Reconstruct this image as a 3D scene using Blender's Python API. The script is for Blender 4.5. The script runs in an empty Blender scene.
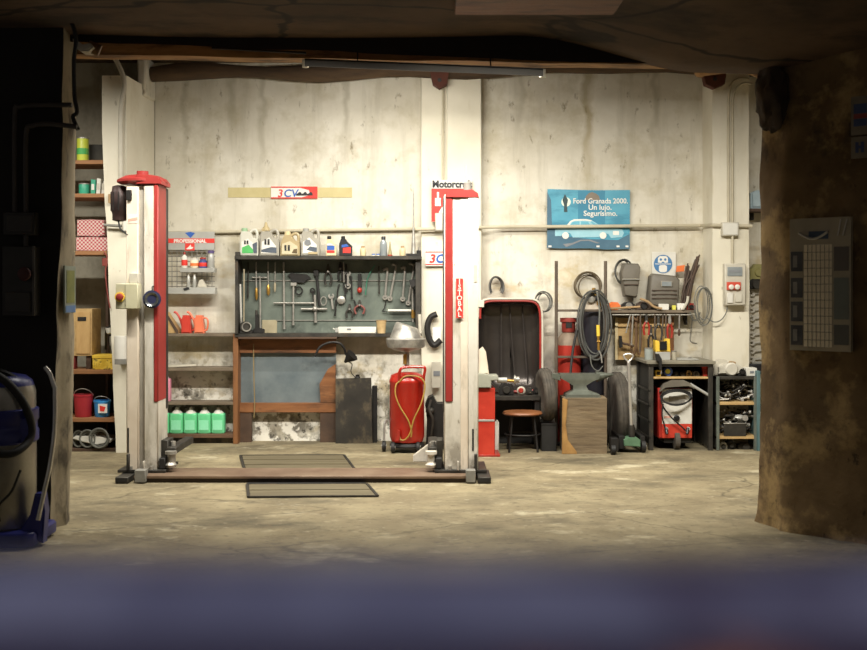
import bpy, bmesh, math, random
from mathutils import Vector, Matrix, noise
random.seed(7)
scene = bpy.context.scene
COL = scene.collection
F = 1100.0; CX = 433.5; HY = 290.0; CH = 1.605      # focal length in px, optical centre, horizon row, eye height
def X(px, d): return (px - CX) / F * d
def Z(py, d): return CH + (HY - py) / F * d
def P(px, py, d): return Vector((X(px, d), d, Z(py, d)))

# ------------------------------------------------------------------ materials
def lin(h):
    h = h.lstrip('#'); out = []
    for i in (0, 2, 4):
        c = int(h[i:i+2], 16) / 255
        out.append(c / 12.92 if c <= 0.04045 else ((c + 0.055) / 1.055) ** 2.4)
    return (*out, 1)
MC = {}
def mat(name, c1, c2=None, scale=6, lo=.35, hi=.65, rough=.6, metal=0, bump=0, stretch=(1, 1, 1), c3=None, s3=3, lo3=.55, hi3=.65, st3=(1, 1, 1), coat=0, emit=0, detail=6):
    if name in MC: return MC[name]
    m = bpy.data.materials.new(name); m.use_nodes = True
    n = m.node_tree.nodes; l = m.node_tree.links; b = n['Principled BSDF']
    b.inputs['Roughness'].default_value = rough; b.inputs['Metallic'].default_value = metal
    if coat: b.inputs['Coat Weight'].default_value = coat; b.inputs['Coat Roughness'].default_value = .15
    if c2 is None:
        r, g, bl, _ = lin(c1); k = .78
        ca, cb = (r * k, g * k, bl * k, 1), (min(1, r * 1.08), min(1, g * 1.08), min(1, bl * 1.08), 1)
    else: ca, cb = lin(c1), lin(c2)
    tc = n.new('ShaderNodeTexCoord')
    def noisefac(s, st, a, z, det):
        mp = n.new('ShaderNodeMapping'); mp.inputs['Scale'].default_value = st
        l.new(tc.outputs['Object'], mp.inputs['Vector'])
        t = n.new('ShaderNodeTexNoise'); t.inputs['Scale'].default_value = s; t.inputs['Detail'].default_value = det; t.inputs['Roughness'].default_value = .62
        l.new(mp.outputs['Vector'], t.inputs['Vector'])
        mr = n.new('ShaderNodeMapRange'); mr.inputs['From Min'].default_value = a; mr.inputs['From Max'].default_value = z
        l.new(t.outputs['Fac'], mr.inputs['Value']); return mr.outputs['Result'], t
    fac, tex = noisefac(scale, stretch, lo, hi, detail)
    mx = n.new('ShaderNodeMix'); mx.data_type = 'RGBA'
    mx.inputs['A'].default_value = ca; mx.inputs['B'].default_value = cb
    l.new(fac, mx.inputs['Factor']); out = mx.outputs['Result']
    if c3:
        f3, _ = noisefac(s3, st3, lo3, hi3, 7)
        m3 = n.new('ShaderNodeMix'); m3.data_type = 'RGBA'; m3.inputs['B'].default_value = lin(c3)
        l.new(out, m3.inputs['A']); l.new(f3, m3.inputs['Factor']); out = m3.outputs['Result']
    l.new(out, b.inputs['Base Color'])
    if emit:
        l.new(out, b.inputs['Emission Color']); b.inputs['Emission Strength'].default_value = emit
    if bump:
        bp = n.new('ShaderNodeBump'); bp.inputs['Strength'].default_value = min(1, bump); bp.inputs['Distance'].default_value = .02
        l.new(tex.outputs['Fac'], bp.inputs['Height']); l.new(bp.outputs['Normal'], b.inputs['Normal'])
    m['base_out'] = 1
    MC[name] = m; return m
def layer(m, col, scale, st, lo, hi, zlo=None, zhi=None, kind='noise', amount=1.0, seed=0):
    """one more stain, wear or painted reflection layer over the base colour; zlo/zhi limits the band of heights it grows in"""
    n = m.node_tree.nodes; l = m.node_tree.links; b = n['Principled BSDF']
    src = b.inputs['Base Color'].links[0].from_socket
    tc = n.new('ShaderNodeTexCoord'); mp = n.new('ShaderNodeMapping'); mp.inputs['Scale'].default_value = st; mp.inputs['Location'].default_value = (seed, seed * .7, seed * .3)
    l.new(tc.outputs['Object'], mp.inputs['Vector'])
    if kind == 'noise':
        t = n.new('ShaderNodeTexNoise'); t.inputs['Scale'].default_value = scale; t.inputs['Detail'].default_value = 8; t.inputs['Roughness'].default_value = .65
        l.new(mp.outputs['Vector'], t.inputs['Vector']); o = t.outputs['Fac']
    else:
        nz = n.new('ShaderNodeTexNoise'); nz.inputs['Scale'].default_value = scale * 2.2; nz.inputs['Detail'].default_value = 4
        l.new(mp.outputs['Vector'], nz.inputs['Vector'])
        va = n.new('ShaderNodeVectorMath'); va.operation = 'MULTIPLY_ADD'; va.inputs[1].default_value = (.5, .5, .5)
        l.new(nz.outputs['Color'], va.inputs[0]); l.new(mp.outputs['Vector'], va.inputs[2])
        t = n.new('ShaderNodeTexVoronoi'); t.feature = 'DISTANCE_TO_EDGE'; t.inputs['Scale'].default_value = scale
        l.new(va.outputs[0], t.inputs['Vector']); o = t.outputs['Distance']
    mr = n.new('ShaderNodeMapRange'); mr.inputs['From Min'].default_value = lo; mr.inputs['From Max'].default_value = hi; mr.inputs['To Max'].default_value = amount
    l.new(o, mr.inputs['Value']); f = mr.outputs['Result']
    if zlo is not None:
        sp = n.new('ShaderNodeSeparateXYZ'); l.new(tc.outputs['Object'], sp.inputs[0])
        mz = n.new('ShaderNodeMapRange'); mz.inputs['From Min'].default_value = zlo; mz.inputs['From Max'].default_value = zhi
        l.new(sp.outputs['Z'], mz.inputs['Value'])
        mu = n.new('ShaderNodeMath'); mu.operation = 'MULTIPLY'; l.new(f, mu.inputs[0]); l.new(mz.outputs['Result'], mu.inputs[1]); f = mu.outputs[0]
    mx = n.new('ShaderNodeMix'); mx.data_type = 'RGBA'; mx.inputs['B'].default_value = lin(col)
    l.new(src, mx.inputs['A']); l.new(f, mx.inputs['Factor']); l.new(mx.outputs['Result'], b.inputs['Base Color'])
    return m
def patterned(name, kind, ca, cb, scale, rough=.7, st=(1, 1, 1)):
    m = bpy.data.materials.new(name); m.use_nodes = True
    n = m.node_tree.nodes; l = m.node_tree.links; b = n['Principled BSDF']; b.inputs['Roughness'].default_value = rough
    tc = n.new('ShaderNodeTexCoord'); mp = n.new('ShaderNodeMapping'); mp.inputs['Scale'].default_value = st; l.new(tc.outputs['Object'], mp.inputs['Vector'])
    if kind == 'checker':
        t = n.new('ShaderNodeTexChecker'); t.inputs['Scale'].default_value = scale
        t.inputs['Color1'].default_value = lin(ca); t.inputs['Color2'].default_value = lin(cb)
    else:
        mp.inputs['Rotation'].default_value = (math.pi / 2, 0, 0)
        t = n.new('ShaderNodeTexBrick'); t.inputs['Scale'].default_value = scale; t.offset = 0; t.inputs['Mortar Size'].default_value = .03
        t.inputs['Color1'].default_value = lin(ca); t.inputs['Color2'].default_value = lin(ca); t.inputs['Mortar'].default_value = lin(cb)
    l.new(mp.outputs['Vector'], t.inputs['Vector']); l.new(t.outputs['Color'], b.inputs['Base Color'])
    MC[name] = m; return m

# ------------------------------------------------------------------ mesh builder
class M:
    def __init__(s): s.b = bmesh.new()
    def box(s, x0, x1, y0, y1, z0, z1, bev=.003):
        v = [s.b.verts.new(p) for p in ((x0,y0,z0),(x1,y0,z0),(x1,y1,z0),(x0,y1,z0),(x0,y0,z1),(x1,y0,z1),(x1,y1,z1),(x0,y1,z1))]
        f = [s.b.faces.new([v[i] for i in q]) for q in ((3,2,1,0),(4,5,6,7),(0,1,5,4),(1,2,6,5),(2,3,7,6),(3,0,4,7))]
        if bev:
            bev = min(bev, .3 * min(abs(x1-x0), abs(y1-y0), abs(z1-z0)))
            es = list({e for q in f for e in q.edges})
            bmesh.ops.bevel(s.b, geom=es, offset=bev, segments=1, affect='EDGES')
        return s
    def pbox(s, px0, px1, py0, py1, d0, d1, bev=.003):      # front face seen in this pixel box, at distance d0, reaching back to d1
        return s.box(X(px0, d0), X(px1, d0), d0, d1, Z(py1, d0), Z(py0, d0), bev)
    def prism(s, pts, y0, y1, bev=0):                        # outline in x,z pushed along y
        a = [s.b.verts.new((x, y0, z)) for x, z in pts]; c = [s.b.verts.new((x, y1, z)) for x, z in pts]
        n = len(pts); fs = []
        fs.append(s.b.faces.new(a)); fs.append(s.b.faces.new(c[::-1]))
        for i in range(n): fs.append(s.b.faces.new((a[(i+1)%n], a[i], c[i], c[(i+1)%n])))
        bmesh.ops.recalc_face_normals(s.b, faces=fs)
        if bev: bmesh.ops.bevel(s.b, geom=list({e for e in fs[0].edges} | {e for e in fs[1].edges}), offset=bev, segments=2, affect='EDGES')
        return s
    def pprism(s, pts, d0, d1, bev=0): return s.prism([(X(a, d0), Z(b, d0)) for a, b in pts], d0, d1, bev)
    def zprism(s, pts, z0, z1, bev=0):                       # outline in x,y pushed up z
        a = [s.b.verts.new((x, y, z0)) for x, y in pts]; c = [s.b.verts.new((x, y, z1)) for x, y in pts]
        n = len(pts); fs = [s.b.faces.new(a[::-1]), s.b.faces.new(c)]
        for i in range(n): fs.append(s.b.faces.new((a[i], a[(i+1)%n], c[(i+1)%n], c[i])))
        bmesh.ops.recalc_face_normals(s.b, faces=fs)
        if bev: bmesh.ops.bevel(s.b, geom=list({e for q in fs for e in q.edges}), offset=bev, segments=1, affect='EDGES')
        return s
    def ring(s, c, u, v, r, n): return [s.b.verts.new(c + (u * math.cos(2*math.pi*i/n) + v * math.sin(2*math.pi*i/n)) * r) for i in range(n)]
    def cyl(s, p, q, r, r2=None, n=14):
        return s.tube([p, q], r, n, radii=[r, r if r2 is None else r2])
    def tube(s, pts, r, n=7, closed=False, smooth=0, radii=None):
        pts = [Vector(p) for p in pts]
        if smooth and len(pts) > 2:
            out = []; N = len(pts); rng = range(N if closed else N - 1)
            for i in rng:
                p0 = pts[(i-1) % N] if closed or i > 0 else pts[0]*2-pts[1]; p1 = pts[i]; p2 = pts[(i+1) % N]
                p3 = pts[(i+2) % N] if closed or i + 2 < N else pts[-1]*2-pts[-2]
                for k in range(smooth):
                    t = k / smooth
                    out.append(.5*((2*p1)+(p2-p0)*t+(2*p0-5*p1+4*p2-p3)*t*t+(3*p1-p0-3*p2+p3)*t**3))
            if not closed: out.append(pts[-1])
            pts = out
        N = len(pts); rings = []; u = None
        for i, p in enumerate(pts):
            if closed: t = pts[(i+1) % N] - pts[i-1]
            else: t = pts[min(i+1, N-1)] - pts[max(i-1, 0)]
            if t.length < 1e-9: t = Vector((0, 0, 1))
            t.normalize()
            if u is None: u = t.orthogonal().normalized()
            else:
                u = u - t * u.dot(t)
                u = u.normalized() if u.length > 1e-6 else t.orthogonal().normalized()
            rings.append(s.ring(p, u, t.cross(u), radii[i] if radii and len(radii) == N else r, n))
        for i in range(N if closed else N - 1):
            a, c = rings[i], rings[(i+1) % N]
            if closed and i == N - 1:                       # best match of the last ring to the first
                k = min(range(n), key=lambda k: (a[0].co - c[k].co).length); c = c[k:] + c[:k]
            for j in range(n): s.b.faces.new((a[j], a[(j+1) % n], c[(j+1) % n], c[j]))
        if not closed: s.b.faces.new(rings[0][::-1]); s.b.faces.new(rings[-1])
        return s
    def lathe(s, cx, cy, prof, n=20, sx=1, sy=1):
        rs = []
        for r, z in prof:
            r = max(r, 1e-4)
            rs.append([s.b.verts.new((cx + r*sx*math.cos(2*math.pi*i/n), cy + r*sy*math.sin(2*math.pi*i/n), z)) for i in range(n)])
        for a, c in zip(rs, rs[1:]):
            for j in range(n): s.b.faces.new((a[j], a[(j+1) % n], c[(j+1) % n], c[j]))
        s.b.faces.new(rs[0][::-1]); s.b.faces.new(rs[-1]); return s
    def turned(s, p, axis, prof, n=20):                      # lathe about any axis through p: (radius, distance along axis)
        axis = Vector(axis).normalized(); u = axis.orthogonal().normalized(); v = axis.cross(u); rs = []
        for r, t in prof: rs.append(s.ring(Vector(p) + axis * t, u, v, max(r, 1e-4), n))
        for a, c in zip(rs, rs[1:]):
            for j in range(n): s.b.faces.new((a[j], a[(j+1) % n], c[(j+1) % n], c[j]))
        s.b.faces.new(rs[0][::-1]); s.b.faces.new(rs[-1]); return s
    def ball(s, c, rx, ry=None, rz=None, n=12):
        ry = rx if ry is None else ry; rz = rx if rz is None else rz
        r = bmesh.ops.create_uvsphere(s.b, u_segments=n, v_segments=max(6, n*2//3), radius=1)
        for v in r['verts']: v.co = Vector((v.co.x*rx, v.co.y*ry, v.co.z*rz)) + Vector(c)
        return s
    def hoop(s, c, rx, rz, r, n=24, m=6, nrm=(0, 1, 0), wob=0):   # closed loop in the x,z plane
        pts = [Vector(c) + Vector((rx*math.cos(2*math.pi*i/n), wob*math.sin(5*math.pi*i/n), rz*math.sin(2*math.pi*i/n))) for i in range(n)]
        return s.tube(pts, r, m, closed=True)
    def grid(s, fn, nu, nv):
        g = [[s.b.verts.new(fn(i/nu, j/nv)) for j in range(nv+1)] for i in range(nu+1)]
        for i in range(nu):
            for j in range(nv): s.b.faces.new((g[i][j], g[i+1][j], g[i+1][j+1], g[i][j+1]))
        return s
    def rot(s, ang, c, ax='Y'):
        bmesh.ops.rotate(s.b, verts=s.b.verts[:], cent=Vector(c), matrix=Matrix.Rotation(ang, 3, ax)); return s
def cleanname(n): return n
def root_of(o):
    while o.parent: o = o.parent
    return o
def link(name, m, material, base, parent=None, smooth=True):
    me = bpy.data.meshes.new(name)
    for v in m.b.verts: v.co -= base
    bmesh.ops.recalc_face_normals(m.b, faces=m.b.faces[:]) if m.b.faces else None
    m.b.to_mesh(me); m.b.free()
    me.materials.append(material)
    if smooth:
        me.polygons.foreach_set('use_smooth', [True]*len(me.polygons)); me.set_sharp_from_angle(angle=math.radians(38))
    o = bpy.data.objects.new(name, me); COL.objects.link(o)
    if parent: o.parent = parent
    return o
LABELS = {}
def tag(o, label, cat, group=None):
    o['label'] = label; o['category'] = cat
    if group: o['group'] = group
    LABELS.setdefault(label, []).append(o)
    return o
def T(name, label, cat, loc, group=None):
    o = bpy.data.objects.new(name, None); o.empty_display_size = .1; COL.objects.link(o); o.location = loc
    return tag(o, label, cat, group)
def part(name, m, material, parent, label=None):
    o = link(name, m, material, Vector(root_of(parent).location), parent)
    if label: o['label'] = label
    return o
def solo(name, m, material, label, cat, group=None, kind=None):
    vs = [v.co for v in m.b.verts]
    base = Vector(((min(v.x for v in vs)+max(v.x for v in vs))/2, (min(v.y for v in vs)+max(v.y for v in vs))/2, min(v.z for v in vs)))
    o = link(name, m, material, base); o.location = base; tag(o, label, cat, group)
    if kind: o['kind'] = kind
    return o
def struct(name, m, material, smooth=False):
    o = link(name, m, material, Vector((0, 0, 0)), None, smooth); o['kind'] = 'structure'; return o
def dup(root, off, label, group=None):
    r = root.copy(); COL.objects.link(r); r.location = Vector(root.location) + Vector(off); tag(r, label, root['category'], group or root.get('group'))
    for ch in list(root.children):
        c = ch.copy(); COL.objects.link(c); c.parent = r
        for g in list(ch.children):
            q = g.copy(); COL.objects.link(q); q.parent = c
    return r
def textmesh(s, size, origin, right, up, depth=.002, align='CENTER', bold=0, sx=1):
    """lettering as a mesh builder: origin is the centre of the line's base"""
    cu = bpy.data.curves.new('t', 'FONT'); cu.body = s; cu.size = size; cu.align_x = align; cu.extrude = depth; cu.offset = bold; cu.resolution_u = 3
    o = bpy.data.objects.new('t', cu); COL.objects.link(o)
    dg = bpy.context.evaluated_depsgraph_get(); me = bpy.data.meshes.new_from_object(o.evaluated_get(dg))
    m = M(); m.b.from_mesh(me)
    right = Vector(right).normalized(); up = Vector(up).normalized(); nr = right.cross(up)
    for v in m.b.verts: v.co = Vector(origin) + right*v.co.x*sx + up*v.co.y + nr*v.co.z
    bpy.data.objects.remove(o); bpy.data.curves.remove(cu); bpy.data.meshes.remove(me)
    return m
def V(*a): return Vector(a)

def drip(m, col, x0, w, zlo, zhi, amount, seed=0):
    """a run of dirty water down a wall: a narrow wandering stain between two heights"""
    n = m.node_tree.nodes; l = m.node_tree.links; b = n['Principled BSDF']; src = b.inputs['Base Color'].links[0].from_socket
    tc = n.new('ShaderNodeTexCoord'); sp = n.new('ShaderNodeSeparateXYZ'); l.new(tc.outputs['Object'], sp.inputs[0])
    t = n.new('ShaderNodeTexNoise'); t.inputs['Scale'].default_value = 3.5; t.inputs['Detail'].default_value = 6; l.new(tc.outputs['Object'], t.inputs['Vector'])
    def math_(op, a, c):
        q = n.new('ShaderNodeMath'); q.operation = op
        for i, v in enumerate((a, c)):
            if isinstance(v, (int, float)): q.inputs[i].default_value = v
            else: l.new(v, q.inputs[i])
        return q.outputs[0]
    off = math_('MULTIPLY', math_('SUBTRACT', t.outputs['Fac'], .5), .22)
    dx = math_('ABSOLUTE', math_('ADD', math_('SUBTRACT', sp.outputs['X'], x0), off), 0)
    mr = n.new('ShaderNodeMapRange'); mr.inputs['From Min'].default_value = w; mr.inputs['From Max'].default_value = w*.2; mr.inputs['To Max'].default_value = amount; l.new(dx, mr.inputs['Value'])
    mz = n.new('ShaderNodeMapRange'); mz.inputs['From Min'].default_value = zlo; mz.inputs['From Max'].default_value = zlo + (zhi-zlo)*.6; l.new(sp.outputs['Z'], mz.inputs['Value'])
    f = math_('MULTIPLY', mr.outputs['Result'], mz.outputs['Result'])
    mx = n.new('ShaderNodeMix'); mx.data_type = 'RGBA'; mx.inputs['B'].default_value = lin(col)
    l.new(src, mx.inputs['A']); l.new(f, mx.inputs['Factor']); l.new(mx.outputs['Result'], b.inputs['Base Color'])
# ------------------------------------------------------------------ palette
wallm = mat('plaster_cream', '#c3bcaa', '#dad5c7', 1.6, .3, .7, .9, bump=.25)
layer(wallm, '#8f866f', 1.2, (3.2, 1, .35), .5, .72, amount=.5)
layer(wallm, '#a89c7c', 3, (1, 1, 1), .5, .68, amount=.5, seed=3)
layer(wallm, '#6f6248', 9, (1, 1, .5), .6, .68, amount=.75, seed=9)
layer(wallm, '#b39d6a', 1.7, (1, 1, 1.6), .52, .62, 2.35, 1.95, amount=.55, seed=31)
layer(wallm, '#f0ead8', 2.2, (1, 1, 1), .56, .66, 2.3, 1.2, amount=.8, seed=5)
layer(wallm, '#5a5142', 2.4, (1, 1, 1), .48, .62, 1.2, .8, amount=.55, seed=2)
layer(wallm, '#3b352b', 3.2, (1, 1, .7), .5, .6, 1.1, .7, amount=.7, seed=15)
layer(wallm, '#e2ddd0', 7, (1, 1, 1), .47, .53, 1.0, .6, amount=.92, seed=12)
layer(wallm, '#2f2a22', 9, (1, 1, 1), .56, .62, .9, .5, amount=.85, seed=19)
drip(wallm, '#8f7d4e', X(588, 11.7), .07, 2.55, 3.85, .6)
for px_, zl in ((185, 2.6), (232, 3.0), (262, 2.7), (345, 2.9), (520, 3.1), (655, 2.9)): drip(wallm, '#a39b86', X(px_, 11.7), .05, zl, 3.9, .55)
whitepl = mat('whitewash', '#cfc8b4', '#dcd6c4', 2, .3, .7, .85, bump=.2)
layer(whitepl, '#b9ac8c', 1.6, (3, 1, .5), .56, .72, amount=.6)
layer(whitepl, '#857a60', 10, (1, 1, .6), .66, .72, amount=.6, seed=4)
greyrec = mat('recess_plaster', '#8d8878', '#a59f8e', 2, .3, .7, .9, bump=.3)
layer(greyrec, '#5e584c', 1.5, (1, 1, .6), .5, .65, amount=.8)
pierm = mat('pier_render', '#5a4629', '#7d6645', 2.2, .35, .65, .92, bump=.8)
layer(pierm, '#ab9060', 2.6, (1, 1, 1), .52, .62, amount=.8, seed=3)
layer(pierm, '#2b2117', 3.0, (1, 1, .8), .54, .66, amount=.85, seed=8)
layer(pierm, '#221a12', 14, (1, 1, .6), .62, .7, amount=.7, seed=5)
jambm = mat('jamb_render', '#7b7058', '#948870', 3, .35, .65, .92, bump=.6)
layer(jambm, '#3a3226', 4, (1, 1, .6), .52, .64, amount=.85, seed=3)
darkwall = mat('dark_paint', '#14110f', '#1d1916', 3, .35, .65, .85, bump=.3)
floorm = mat('floor_concrete', '#786c52', '#928668', 2.3, .35, .65, .8, bump=.35)
layer(floorm, '#4a4333', 1.1, (1, 1.8, 1), .48, .66, amount=.75, seed=2)
layer(floorm, '#3f392c', 14, (1, 1.6, 1), .56, .66, amount=.5, seed=13)
layer(floorm, '#a89e84', 11, (1, 1.4, 1), .6, .68, amount=.5, seed=17)
layer(floorm, '#b9b094', 2.1, (1, 1.4, 1), .58, .68, amount=.7, seed=21)
layer(floorm, '#453c2b', 6, (1, 2, 1), .6, .7, amount=.7, seed=6)
layer(floorm, '#3a3325', .42, (.8, 2.2, 1), .006, .001, kind='crack', amount=.55, seed=4)
ceilm = mat('ceiling_cloth', '#4b3a29', '#66503a', 1.4, .35, .65, .9, bump=.4)
layer(ceilm, '#2c2118', 1.2, (1, 2, 1), .5, .64, amount=.8, seed=3)
layer(ceilm, '#1d1510', .7, (.6, 1, 1), .014, .006, kind='crack', amount=.9, seed=9)
beamm = mat('old_timber', '#846038', '#a57f50', 3, .35, .65, .8, bump=.5, stretch=(.5, 3, 4))
layer(beamm, '#3a2817', 3, (.6, 2, 3), .5, .65, amount=.8)
lintelm = mat('lintel_dark', '#1b1511', '#29201a', 2, .35, .65, .9, bump=.4)
logm = mat('log_dark', '#3a2c1e', '#57432d', 4, .35, .65, .85, bump=.6, stretch=(.4, 2, 2))
steel = mat('steel_worn', '#85817a', '#b4b0a6', 12, .35, .65, .42, .55)
chrome = mat('chrome', '#c9c7c2', '#e2e0dc', 6, .3, .7, .28, .75)
bright = mat('bright_steel', '#bdbab0', '#d6d3ca', 8, .3, .7, .4, .35)
dsteel = mat('dark_steel', '#2d2b27', '#45413a', 9, .35, .65, .55, .4)
layer(dsteel, '#5d4a33', 7, (1, 1, 1), .6, .68, amount=.6)
iron = mat('black_iron', '#191715', '#282522', 8, .35, .65, .6, .3)
greyp = mat('grey_paint', '#6d6b62', '#85827a', 6, .35, .65, .6)
black = mat('black_rubber', '#12110f', '#1f1d1b', 8, .35, .65, .65)
blackpl = mat('black_plastic', '#141416', '#1e1e20', 8, .35, .65, .4)
redp = mat('red_paint', '#8c2419', '#a33024', 5, .35, .65, .42); layer(redp, '#6e1810', 7, (1, 1, .6), .62, .7, amount=.5)
redliftm = mat('red_lift_paint', '#8c2824', '#9c332d', 4, .35, .65, .45)
redtank = mat('red_tank', '#a01a10', '#b52617', 4, .35, .65, .3, coat=.3)
whitelift = mat('white_lift_paint', '#c4bdae', '#d2ccbf', 3, .35, .65, .5)
layer(whitelift, '#8f866f', 4, (2, 2, .4), .52, .68, amount=.65); layer(whitelift, '#6a5f4a', 16, (1, 1, .6), .63, .7, amount=.7, seed=8); layer(whitelift, '#5a5140', 5, (1, 1, .7), .45, .6, .55, .05, amount=.75, seed=4)
beigelift = mat('beige_lift_paint', '#cfc0ab', '#ddd0bd', 3, .35, .65, .55)
layer(beigelift, '#8c8068', 5, (2, 2, .4), .57, .68, amount=.5)
greygroove = mat('grey_groove', '#8f897e', '#a49e92', 4, .35, .65, .6)
whitep = mat('white_plastic', '#c8c5ba', '#d8d5cb', 5, .35, .65, .45)
offwhite = mat('off_white', '#b1ab9b', '#c2bcac', 6, .35, .65, .6)
conduitm = mat('conduit_grey', '#aaa189', '#bcb39b', 4, .35, .65, .55)
woodor = mat('orange_wood', '#6f4321', '#875832', 5, .35, .65, .6, stretch=(.4, 3, 3), bump=.2); layer(woodor, '#3d2715', 3, (.7, 2, 2), .5, .64, amount=.85)
wooddk = mat('dark_wood', '#3c2c20', '#543e2d', 5, .35, .65, .7, stretch=(.6, 2, 1), bump=.2)
woodlt = mat('light_wood', '#a98958', '#c2a36f', 5, .35, .65, .65, stretch=(1, 2, 3))
shelfb = mat('shelf_board', '#5b4f40', '#776a58', 4, .35, .65, .75)
shelfwood = mat('shelf_wood', '#7b522f', '#976a42', 5, .35, .65, .7, stretch=(.4, 2, 2))
pegm = mat('green_grey_board', '#505850', '#697166', 3.5, .35, .65, .65, .1)
layer(pegm, '#3c423b', 2.4, (1, 1, 1), .5, .64, amount=.8); layer(pegm, '#8f958a', 5, (1, 1, .7), .6, .7, amount=.4, seed=5)
bluesheet = mat('blue_grey_sheet', '#5f6a6f', '#848d8d', 2.2, .3, .7, .45, .3); layer(bluesheet, '#3f444a', 3, (1, 1, 1), .54, .68, amount=.7)
sootpl = mat('sooty_panel', '#27241f', '#3c372f', 3, .35, .65, .7, .2); layer(sootpl, '#75674f', 4, (1, 1, .7), .5, .66, amount=.7)
brass = mat('brass', '#a9823c', '#c79c50', 8, .35, .65, .35, .7)
greenj = mat('green_plastic', '#55b87c', '#74d198', 3, .3, .7, .4); pinkj = mat('pink_plastic', '#e58aa4', '#f0a0b6', 3, .3, .7, .4)
redcan = mat('red_can_plastic', '#b53328', '#c44435', 4, .3, .7, .4); orcan = mat('orange_can_plastic', '#d06848', '#dc7a58', 4, .3, .7, .45)
bluepl = mat('blue_plastic', '#1f2360', '#2a2f78', 4, .3, .7, .35); bluetub = mat('blue_tub', '#2f86c9', '#3f98d8', 4, .3, .7, .4)
yellowp = mat('yellow_plastic', '#d8b23a', '#e6c34a', 5, .3, .7, .5); limep = mat('lime_tin', '#b9c23c', '#cdd552', 4, .3, .7, .4)
tealp = mat('teal_tin', '#2f8f70', '#3fa583', 4, .3, .7, .4); greenp = mat('green_paint', '#4d6b50', '#5f8062', 6, .35, .65, .6)
beigepl = mat('beige_plastic', '#c8b58a', '#d8c79e', 5, .3, .7, .5); silverpl = mat('silver_plastic', '#a09f98', '#b5b4ad', 5, .3, .7, .35, .2)
cream_tape = mat('tape', '#b3a675', '#c0b384', 6, .3, .7, .7); paper = mat('paper', '#d3d0c6', '#dfdcd3', 5, .3, .7, .7)
redink = mat('red_ink', '#c8281f', '#d6382c', 6, .3, .7, .6); blueink = mat('blue_ink', '#24509c', '#2f60b0', 6, .3, .7, .6); blackink = mat('black_ink', '#161616', '#202020', 6, .3, .7, .6)
greenink = mat('green_ink', '#3f9a4a', '#54b060', 6, .3, .7, .6); greyink = mat('grey_ink', '#6d6f70', '#83868a', 6, .3, .7, .6); orangep = mat('orange_plastic', '#d0632a', '#df7a3c', 6, .3, .7, .5)
tyrem = mat('tyre_rubber', '#3d3831', '#544d43', 12, .35, .65, .8, bump=.4); cardb = mat('cardboard', '#8d7250', '#a68a64', 5, .3, .7, .8)
maskm = mat('mask_grey', '#595349', '#6d675b', 4, .3, .7, .55); leather = mat('brown_strap', '#3e3128', '#554438', 6, .3, .7, .75)
hosem = mat('grey_hose', '#55554f', '#6e6e66', 6, .3, .7, .5); yhose = mat('yellow_hose', '#8f7230', '#a8883f', 6, .3, .7, .5)
glassy = mat('glassy_grey', '#7f8688', '#9aa0a0', 5, .3, .7, .15, .1)
stonelog = mat('chopping_block', '#5f503c', '#7b6a50', 4, .35, .65, .85, stretch=(.6, 1, 4), bump=.5); layer(stonelog, '#5a4630', 5, (.5, 1, 3), .55, .66, amount=.7)
anvilm = mat('anvil_iron', '#5c6056', '#777a6f', 5, .35, .65, .5, .5)
# ================================================================== the setting
W = 11.7                                             # back wall plane
m = M(); m.box(-6, 6, -5, 12, -.12, 0, 0); struct('floor', m, floorm)
m = M(); m.box(-2.96, 5, W, W+.2, 0, 4.02, 0); struct('wall_back', m, wallm)
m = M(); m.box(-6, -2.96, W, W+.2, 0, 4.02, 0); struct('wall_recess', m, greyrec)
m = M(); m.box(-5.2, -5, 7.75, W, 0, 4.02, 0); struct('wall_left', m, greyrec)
m = M(); m.box(5, 5.2, 7.0, W+.2, 0, 4.02, 0); struct('wall_right', m, wallm)
m = M(); m.box(-6, 6, 7.85, W+.2, 4.02, 4.15, 0); struct('ceiling_workshop', m, mat('ceiling_boards', '#3a2c1f', '#54412d', 3, .35, .65, .85, stretch=(3, .4, 1)))
# plastered pillars on the back wall
def wobbly(pts, z0, z1, amp, fr, seed, nz=40, sub=.08, foot=0):
    """a rough plastered mass: closed plan outline lifted between two heights, its faces uneven"""
    path = []
    N = len(pts)
    for i in range(N):
        a, c = Vector(pts[i]), Vector(pts[(i+1) % N]); k = max(1, int((c-a).length/sub))
        path += [a + (c-a)*j/k for j in range(k)]
    cen = sum((Vector(p) for p in pts), Vector((0, 0))) / N
    m = M(); rows = []
    for j in range(nz+1):
        z = z0 + (z1-z0)*j/nz; row = []
        for p in path:
            q = Vector((p.x, p.y, z)); nn = noise.noise(q*fr + Vector((seed, 0, 0))) * amp + noise.noise(q*fr*3.3 + Vector((0, seed, 0))) * amp*.45
            nn += foot * max(0, 1 - z/.35)**2 * (1 + noise.noise(q*6))
            d = (Vector((p.x, p.y)) - cen).normalized()
            row.append(m.b.verts.new((p.x + d.x*nn, p.y + d.y*nn, z)))
        rows.append(row)
    n = len(path)
    for j in range(nz):
        for i in range(n): m.b.faces.new((rows[j][i], rows[j][(i+1) % n], rows[j+1][(i+1) % n], rows[j+1][i]))
    m.b.faces.new(rows[0][::-1]); m.b.faces.new(rows[-1]); return m
m = M(); m.box(X(421, 11.58), X(482, 11.58), 11.58, W+.02, 0, 4, .01); m.box(X(447, 11.54), X(481.5, 11.54), 11.54, 11.62, 0, 4, .01); struct('wall_pillar_middle', m, whitepl, True)
struct('wall_pillar_right', wobbly([(X(712.5, 11.28), 11.28), (X(749, 11.28), 11.28), (X(749, 11.28), W+.02), (X(712.5, 11.28), W+.02)], 0, 4, .012, 2.5, 3), whitepl, True)
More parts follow.
